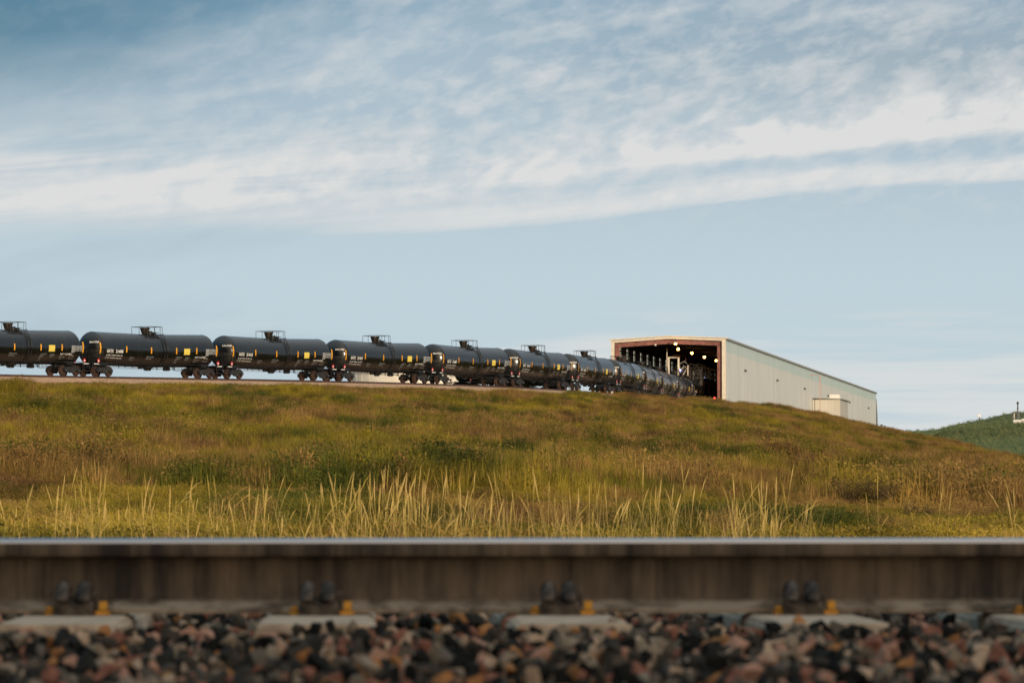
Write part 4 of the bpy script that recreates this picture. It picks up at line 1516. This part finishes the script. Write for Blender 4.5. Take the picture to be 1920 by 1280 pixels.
# cabin
dC = 533; s_ = dC / F
cb = empty('operator_cabin', shed_point(1280, 712, dC), 'tan operator cabin raised beside the tank cars in the shed', 'cabin')
b_ = MB(); b_.quad_box((0, 1.4, .95), (34 * s_, 2.6, 1.35)); b_.build('wall', M['cabin'], cb)
b_ = MB(); b_.quad_box((0, 1.4, 1.68), (36 * s_, 2.9, .10)); b_.build('roof', M['galv'], cb)
for xo in (-.75, .15):
    b_ = MB(); b_.quad_box((xo, .07, .62), (.55, .05, .55)); b_.build('window', M['glassy'], cb)
b_ = MB(); b_.quad_box((0, 1.3, .22), (38 * s_, 3.0, .10)); b_.build('deck', M['galv'], cb)
for xo in (-1.1, 1.1):
    b_ = MB(); b_.quad_box((xo, 1.3, -1.6), (.16, .16, 3.6)); b_.build('leg', M['galv'], cb)
# loading rack: decks, posts, railings, drop arms beside the cars
rk = empty('loading_rack', SH @ Vector((12, 4.4, 0)), 'steel loading rack with walkway, pipes and drop arms on the right side inside the shed', 'loading rack')
rk.rotation_euler = (0, 0, math.atan2(ax.y, ax.x))
b_ = MB(); b_.quad_box((34, 0, 4.3), (76, 1.5, .12)); b_.build('deck', M['galv'], rk)
b_ = MB()
for xo in range(-3, 72, 6):
    b_.quad_box((xo, -.6, 2.1), (.18, .18, 4.3)); b_.quad_box((xo, .6, 2.1), (.18, .18, 4.3))
b_.build('support_frame', M['primer'], rk)
b_ = MB()
for sy in (-.7, .7):
    b_.tube([(-4, sy, 5.4), (72, sy, 5.4)], .03, 5); b_.tube([(-4, sy, 4.9), (72, sy, 4.9)], .025, 5)
    for xo in range(-4, 73, 2): b_.tube([(xo, sy, 4.3), (xo, sy, 5.4)], .025, 5)
b_.build('railing', M['galv'], rk)
for xo, yo, zo, hh in ((-6, 1.2, 5.0, 3.4), (-4, -.4, 4.6, 2.8), (-1, 1.5, 5.0, 3.2), (2, .2, 5.2, 3.0), (6, 1.4, 5.0, 2.6)):
    b_ = MB(); b_.tube([(xo, yo, 0), (xo, yo, zo + hh * .3)], .09, 8); b_.tube([(xo, yo, zo), (xo + 1.2, yo + .5, zo + .9), (xo + 1.2, yo + 1.6, zo + .2)], .07, 6)
    b_.quad_box((xo, yo, zo - .9), (.5, .4, .7)); b_.quad_box((xo + .1, yo + .3, zo - 2.2), (.35, .8, .25))
    b_.build('standpipe', M['trim'], rk)
b_ = MB()
for k, yy in enumerate((-.5, -.15, .25)): b_.tube([(-4, yy, 3.7 - .05 * k), (72, yy, 3.7 - .05 * k)], .11, 8)
b_.build('product_pipe', M['cabin'], rk)
arm_r = random.Random(5)
for xo in range(-2, 46, 4):
    b_ = MB()
    hh = arm_r.uniform(5.6, 6.4)
    b_.tube([(xo, .3, 4.3), (xo, .3, hh), (xo + .4, 1.4, hh + .3), (xo + .3, 2.4, 4.9), (xo + .3, 2.4, 4.5)], .07, 6)
    b_.quad_box((xo, .3, 5.0), (.3, .3, .35))
    b_.build('drop_arm', M[arm_r.choice(['galv', 'primer', 'trim'])], rk)

# mast at the far end of the shed
ma = empty('mast', (0, 0, 0), 'slim dark mast standing at the far right end of the shed', 'mast')
d_ = 777.0
p = shed_point(1644.5, 800, d_)
b_ = MB(); b_.tube([(p.x, p.y, p.z - 3), (p.x - .12, p.y, (HZ - 748) / F * d_)], [.16, .05], 8); b_.build('pole', M['fixture'], ma)
b_ = MB(); b_.tube([(p.x + .35, p.y, p.z - 3), (p.x - .05, p.y, (HZ - 756) / F * d_)], .05, 6)
for k in range(6): b_.tube([(p.x - .02, p.y, p.z - 1 + k * .8), (p.x + .26 - .05 * k, p.y, p.z - 1 + k * .8)], .03, 5)
b_.build('brace', M['galv'], ma)
# low pipework right of the shed
pr = empty('pipe_manifold', (0, 0, 0), 'low dark pipework on the crest right of the shed end', 'pipework')
for k, px in enumerate((1653, 1659, 1665, 1674)):
    dd_ = 600; q = shed_point(px, 803 + k * .8, dd_)
    b_ = MB(); b_.tube([(q.x, q.y, q.z - 2.5), (q.x, q.y, q.z + .55 - .12 * k)], .10, 8); b_.quad_box((q.x, q.y, q.z + .5 - .12 * k), (.42, .3, .22)); b_.build('valve', M['fixture'], pr)
b_ = MB(); a = shed_point(1648, 801.5, 600); c = shed_point(1680, 806, 600); b_.tube([a, c], .06, 6); b_.build('pipe', M['fixture'], pr)

# ------------------------------------------------------------------ storage tank and small things behind the train
d_ = 640.0
ot = empty('storage_tank', ((765 - 960) / F * d_, d_ + 10, 11.0), 'broad cream oil storage tank seen under the train between the wheels', 'storage tank')
rr = 115 * d_ / F
topz = (HZ - 676) / F * d_ - 11.0
b_ = MB(); b_.lathe([(-2, rr), (topz, rr), (topz + .06, rr + .08), (topz + .12, rr), (topz + .5, rr * .5), (topz + .7, 0.01)], 72, (0, 0, 0), 'z'); b_.build('shell', M['oil_tank'], ot, smooth=30)
b_ = MB()
for k in range(36):
    q = 2 * math.pi * k / 36; b_.tube([(rr * 1.003 * math.cos(q), rr * 1.003 * math.sin(q), -1), (rr * 1.003 * math.cos(q), rr * 1.003 * math.sin(q), topz - .05)], .035, 5)
b_.build('seam_ribs', M['whitep'], ot)
d_ = 470
sh = empty('utility_shed', shed_point(1079, 752, d_), 'small white utility shed glimpsed under the train left of the loading shed', 'shed')
b_ = MB(); b_.quad_box((0, 1, .55), (1.25, 2, 2.2)); b_.build('wall', M['whitep'], sh)
b_ = MB(); b_.prism([(-.75, 1.65), (.75, 1.65), (0, 2.0)], -.1, 2.1, 'y'); b_.build('roof', M['galv'], sh)
b_ = MB(); b_.quad_box((-.1, -.02, .6), (.6, .05, 1.7)); b_.build('door', M['oil_tank'], sh)

# ------------------------------------------------------------------ green hill at right
def hill_z(X, Y):
    px = 960 + F * X / Y
    ys = np.interp(px, [1400, 1600, 1690, 1750, 1775, 1800, 1850, 1900, 1920, 2000, 2200, 2600], [843, 818, 807, 804, 798, 792, 785, 777, 774, 764, 750, 743])
    zc_ = (HZ - ys) / F * 980
    t = np.clip((Y - 590) / 390, 0, 1)
    foot = 4.0
    z = foot + (zc_ - foot) * (0.75 * t + .25 * t * t)
    # brownish bench in front of the ridge
    bx = smooth((px - 1735) / 50)
    z = z + bx * 2.0 * np.exp(-((Y - 850) / 22.0) ** 2)
    z = np.where(Y > 980, zc_ - (Y - 980) * .05, z)
    return z + 0.8 * (vnoise(X, Y, 22, 4) - .5) + .5 * (vnoise(X, Y, 7, 6) - .5)


def hill_fn(t, b):
    pos = t.n('ShaderNodeNewGeometry').outputs['Position']
    s_ = t.n('ShaderNodeSeparateXYZ'); t.put(s_.inputs[0], pos)
    n1 = t.noise(pos, .05, 5, .6); n2 = t.noise(pos, .35, 6, .7)
    g = t.mix(t.step(n2, .3, .7), (0.100, 0.145, 0.065), (0.200, 0.225, 0.100))
    g = t.mix(t.mul(t.step(n1, .5, .7), .5), g, (0.15, 0.13, 0.05))
    yy = t.add(s_.outputs[1], t.mul(t.sub(n1, .5), 60.0))
    band = t.mul(t.step(yy, 812.0, 838.0), t.step(yy, 925.0, 880.0))
    g = t.mix(t.mul(band, .9), g, t.mix(t.step(n2, .35, .65), (0.20, 0.15, 0.06), (0.09, 0.10, 0.04)))
    t.put(b.inputs['Base Color'], g)
    bp = t.n('ShaderNodeBump'); bp.inputs['Distance'].default_value = 1.2
    t.put(bp.inputs['Height'], n2); t.put(b.inputs['Normal'], bp.outputs[0])


M['greenhill'] = mat('green_crop', (0.06, 0.1, 0.04), 1.0, spec=0.1, fn=hill_fn)
tag(grid_mesh('green_hill', np.linspace(1400, 2600, 240), list(np.linspace(585, 1000, 130)) + [1060, 1200], M['greenhill'], hill_z), kind='structure')


def hill_plants():
    g = np.random.default_rng(61)
    n = 14000
    px = g.uniform(1640, 2100, n); Y = np.where(g.uniform(0, 1, n) < .6, g.uniform(600, 985, n), g.normal(855, 22, n))
    X = (px - 960) / F * Y; Z = hill_z(X, Y)
    h = g.uniform(.25, .75, n) * np.where(np.abs(Y - 855) < 30, 1.6, 1.0) * np.where((np.abs(px - 1909) < 22) & (Y > 860) & (Y < 960), .35, 1)
    rot = np.stack([g.normal(0, .1, n), g.normal(0, .1, n), g.uniform(0, 6.28, n)], 1)

    def fn(t, b):
        at = t.n('ShaderNodeAttribute', attribute_type='INSTANCER', attribute_name='tint').outputs['Fac']
        t.put(b.inputs['Base Color'], t.mix(at, (0.085, 0.145, 0.070), (0.22, 0.235, 0.10)))
    m_ = mat('crop_leaves', (0.06, 0.09, 0.03), 0.8, spec=.2, fn=fn)
    src = []
    for k in range(4):
        me = weed_mesh(40 + k); me.materials.clear(); me.materials.append(m_); src.append((me, 'crop_plant'))
    scatter('green_hill_plants', np.stack([X, Y, Z], 1), rot, np.stack([h * 1.5, h * 1.5, h], 1), g.integers(0, 4, n), g.uniform(0, 1, n), src)


hill_plants()


def hill_hit(px, py):
    Y = np.linspace(600, 985, 3000); X = (px - 960) / F * Y; z = hill_z(X, Y)
    ok = np.nonzero(z >= (HZ - py) / F * Y)[0]
    k = ok[0] if len(ok) else len(Y) - 1
    return Vector((X[k], Y[k], z[k]))


p = hill_hit(1912, 797)
s_ = p.y / F
pt = empty('propane_tank', p, 'white horizontal tank cut off by the right edge, on the green hill', 'tank')
b_ = MB(); L2 = 26 * s_
r0 = 4.6 * s_
prf = [(-L2 / 2 - r0 * .6 * math.cos(q), r0 * math.sin(q) + .002) for q in np.linspace(0, math.pi / 2, 6)] + [(L2 / 2 + r0 * .6 * math.cos(q), r0 * math.sin(q) + .002) for q in np.linspace(math.pi / 2, 0, 6)]
b_.lathe([(a + .25, b) for a, b in prf], 24, (0, 0, r0 + .15), 'x'); b_.build('shell', M['whitep'], pt, smooth=50)
b_ = MB(); b_.lathe([(r0 * 1.9, .42), (r0 * 2.35, .40), (r0 * 2.5, .25), (r0 * 2.5, 0)], 16, (.75, 0, .1), 'z'); b_.build('fitting_dome', M['whitep'], pt, smooth=40)
b_ = MB(); b_.quad_box((-1.0, 0, .1), (.25, 1.0, .7)); b_.quad_box((1.4, 0, .1), (.25, 1.0, .7)); b_.build('saddle', M['galv'], pt)
p = hill_hit(1906, 786.5); s_ = p.y / F
wh = empty('pump_jack_stand', p, 'dark steel well stand with slender stack behind the white tank', 'well stand')
b_ = MB(); b_.prism([(-6.6 * s_ - .0, -.3), (-7.4 * s_ - .25, -.3), (-6.6 * s_, 13 * s_), (-5.6 * s_, 13 * s_)], -.3, .3, 'y'); b_.build('leg', M['fixture'], wh)
b_ = MB(); b_.prism([(-.5 * s_, -.3), (6.2 * s_, -.3), (5.0 * s_, 12.6 * s_), (1.4 * s_, 12.6 * s_)], -.5, .5, 'y'); b_.build('leg', M['fixture'], wh)
b_ = MB(); b_.quad_box((-.7 * s_, 0, 13.4 * s_), (12 * s_, .7, 2.4 * s_)); b_.build('crossbeam', M['fixture'], wh)
b_ = MB(); b_.tube([(-4.6 * s_, -.1, -.5), (-4.4 * s_, -.1, 12.5 * s_)], .13, 8); b_.build('post', M['trim'], wh)
b_ = MB(); b_.lathe([(14 * s_, .0), (14 * s_, .13), (20 * s_, .13), (20.4 * s_, .24), (21.8 * s_, .24), (22.2 * s_, .12), (25 * s_, .12), (25.3 * s_, .2), (26 * s_, .2), (26.3 * s_, .12), (28 * s_, .14), (30.5 * s_, .30), (32.5 * s_, .26), (34 * s_, .0)], 14, (2.4 * s_, 0, 0), 'z'); b_.build('stack', M['wheel'], wh, smooth=40)
p = hill_hit(1835.5, 785); s_ = p.y / F
sg = empty('post_box', p, 'small pale box on a thin post standing on the green hill ridge', 'box')
b_ = MB(); b_.quad_box((0, 0, 9.2 * s_), (5 * s_, .5, 4.6 * s_)); b_.quad_box((0, 0, 11.7 * s_), (5.6 * s_, .62, .6 * s_)); b_.build('box', M['whitep'], sg, bevel=.03)
b_ = MB(); b_.tube([(.1, 0, -.5), (.1, 0, 7 * s_)], .10, 6); b_.build('post', M['fixture'], sg)

# marker post in the meadow
p = ground_at(1746, 879); s_ = p.y / F
mk = empty('marker_post', p, 'short dark marker post with a white cap in the grass at right', 'marker post')
b_ = MB(); b_.tube([(0, 0, -.3), (0, 0, 9.5 * s_)], 1.1 * s_, 10); b_.build('post', M['cap'], mk)
b_ = MB(); b_.lathe([(9.3 * s_, 1.5 * s_), (11.5 * s_, 1.5 * s_), (12.4 * s_, .9 * s_), (12.6 * s_, 0)], 12, (0, 0, 0), 'z'); b_.build('cap', M['whitep'], mk, smooth=40)


# low shrubs on the right of the meadow
def shrub(px, py, wpx, label, tone):
    p = ground_at(px, py); s_ = p.y / F
    w = wpx * s_
    r = random.Random(int(px))
    root = empty('low_shrub', p, label, 'shrub', 'low shrubs in the meadow')
    v = []; f = []
    nleaf = 1300
    cl = [(Vector((r.gauss(0, .28), r.gauss(0, .22), r.uniform(.16, .36))), r.uniform(.12, .26)) for _ in range(12)]
    for _ in range(nleaf):
        c0_, rad = r.choice(cl)
        d = Vector((r.gauss(0, 1), r.gauss(0, 1), r.gauss(0, .8))).normalized() * rad * r.random() ** .4
        c = (c0_ + d) * w; c.z *= 1.7; c.x *= 1.25
        if c.z < 0: c.z = r.uniform(0, .1)
        a = Vector((r.gauss(0, 1), r.gauss(0, 1), r.gauss(.6, 1))).normalized(); e = a.cross(Vector((r.gauss(0, 1), r.gauss(0, 1), r.gauss(0, 1)))).normalized()
        s1 = r.uniform(.016, .034) * w; i = len(v)
        for q_ in (c - a * s1, c + e * s1 * .4, c + a * s1, c - e * s1 * .4): v.append(tuple(q_))
        f.append((i, i + 1, i + 2, i + 3))
    me = bpy.data.meshes.new('foliage'); me.from_pydata(v, [], f); me.materials.append(M['shrub_' + tone])
    o = bpy.data.objects.new('foliage', me); COL.link(o); o.parent = root
    b = MB()
    for _ in range(7):
        a = r.uniform(0, 6.28)
        b.tube([(0, 0, -.05), (math.cos(a) * .12 * w, math.sin(a) * .1 * w, .18 * w), (math.cos(a) * .26 * w, math.sin(a) * .2 * w, .32 * w)], [.012 * w, .008 * w, .003 * w], 5)
    b.build('stem', M['wheel'], root)


M['shrub_brown'] = mat('brown_shrub_leaves', (0.07, 0.045, 0.02), 0.8, spec=.2, fn=speckle((0.05, 0.032, 0.014), (0.13, 0.085, 0.035), 4.0))
M['shrub_green'] = mat('green_shrub_leaves', (0.05, 0.05, 0.018), 0.8, spec=.2, fn=speckle((0.035, 0.040, 0.014), (0.10, 0.09, 0.028), 4.0))
for a in ((1592, 906, 44, 'small dark brown shrub alone above the taller weeds at right', 'brown'), (1610, 920, 46, 'dark green low shrub just below the small brown shrub', 'green'),
          (1590, 948, 70, 'broad brown shrub mound right of the tall stems', 'brown'), (1655, 955, 80, 'widest brown-green shrub mound in the right meadow', 'brown'),
          (1720, 985, 60, 'round dark brown shrub right behind the rail', 'brown'), (1815, 922, 34, 'small round dark green shrub in bright yellow grass', 'green'),
          (1868, 934, 42, 'dark green shrub between the lone green bush and the right edge', 'green'), (1915, 940, 46, 'dark green shrub cut off by the right edge', 'green'),
          (1690, 890, 40, 'brown shrub on the slope left of the marker post', 'brown')):
    shrub(*a)
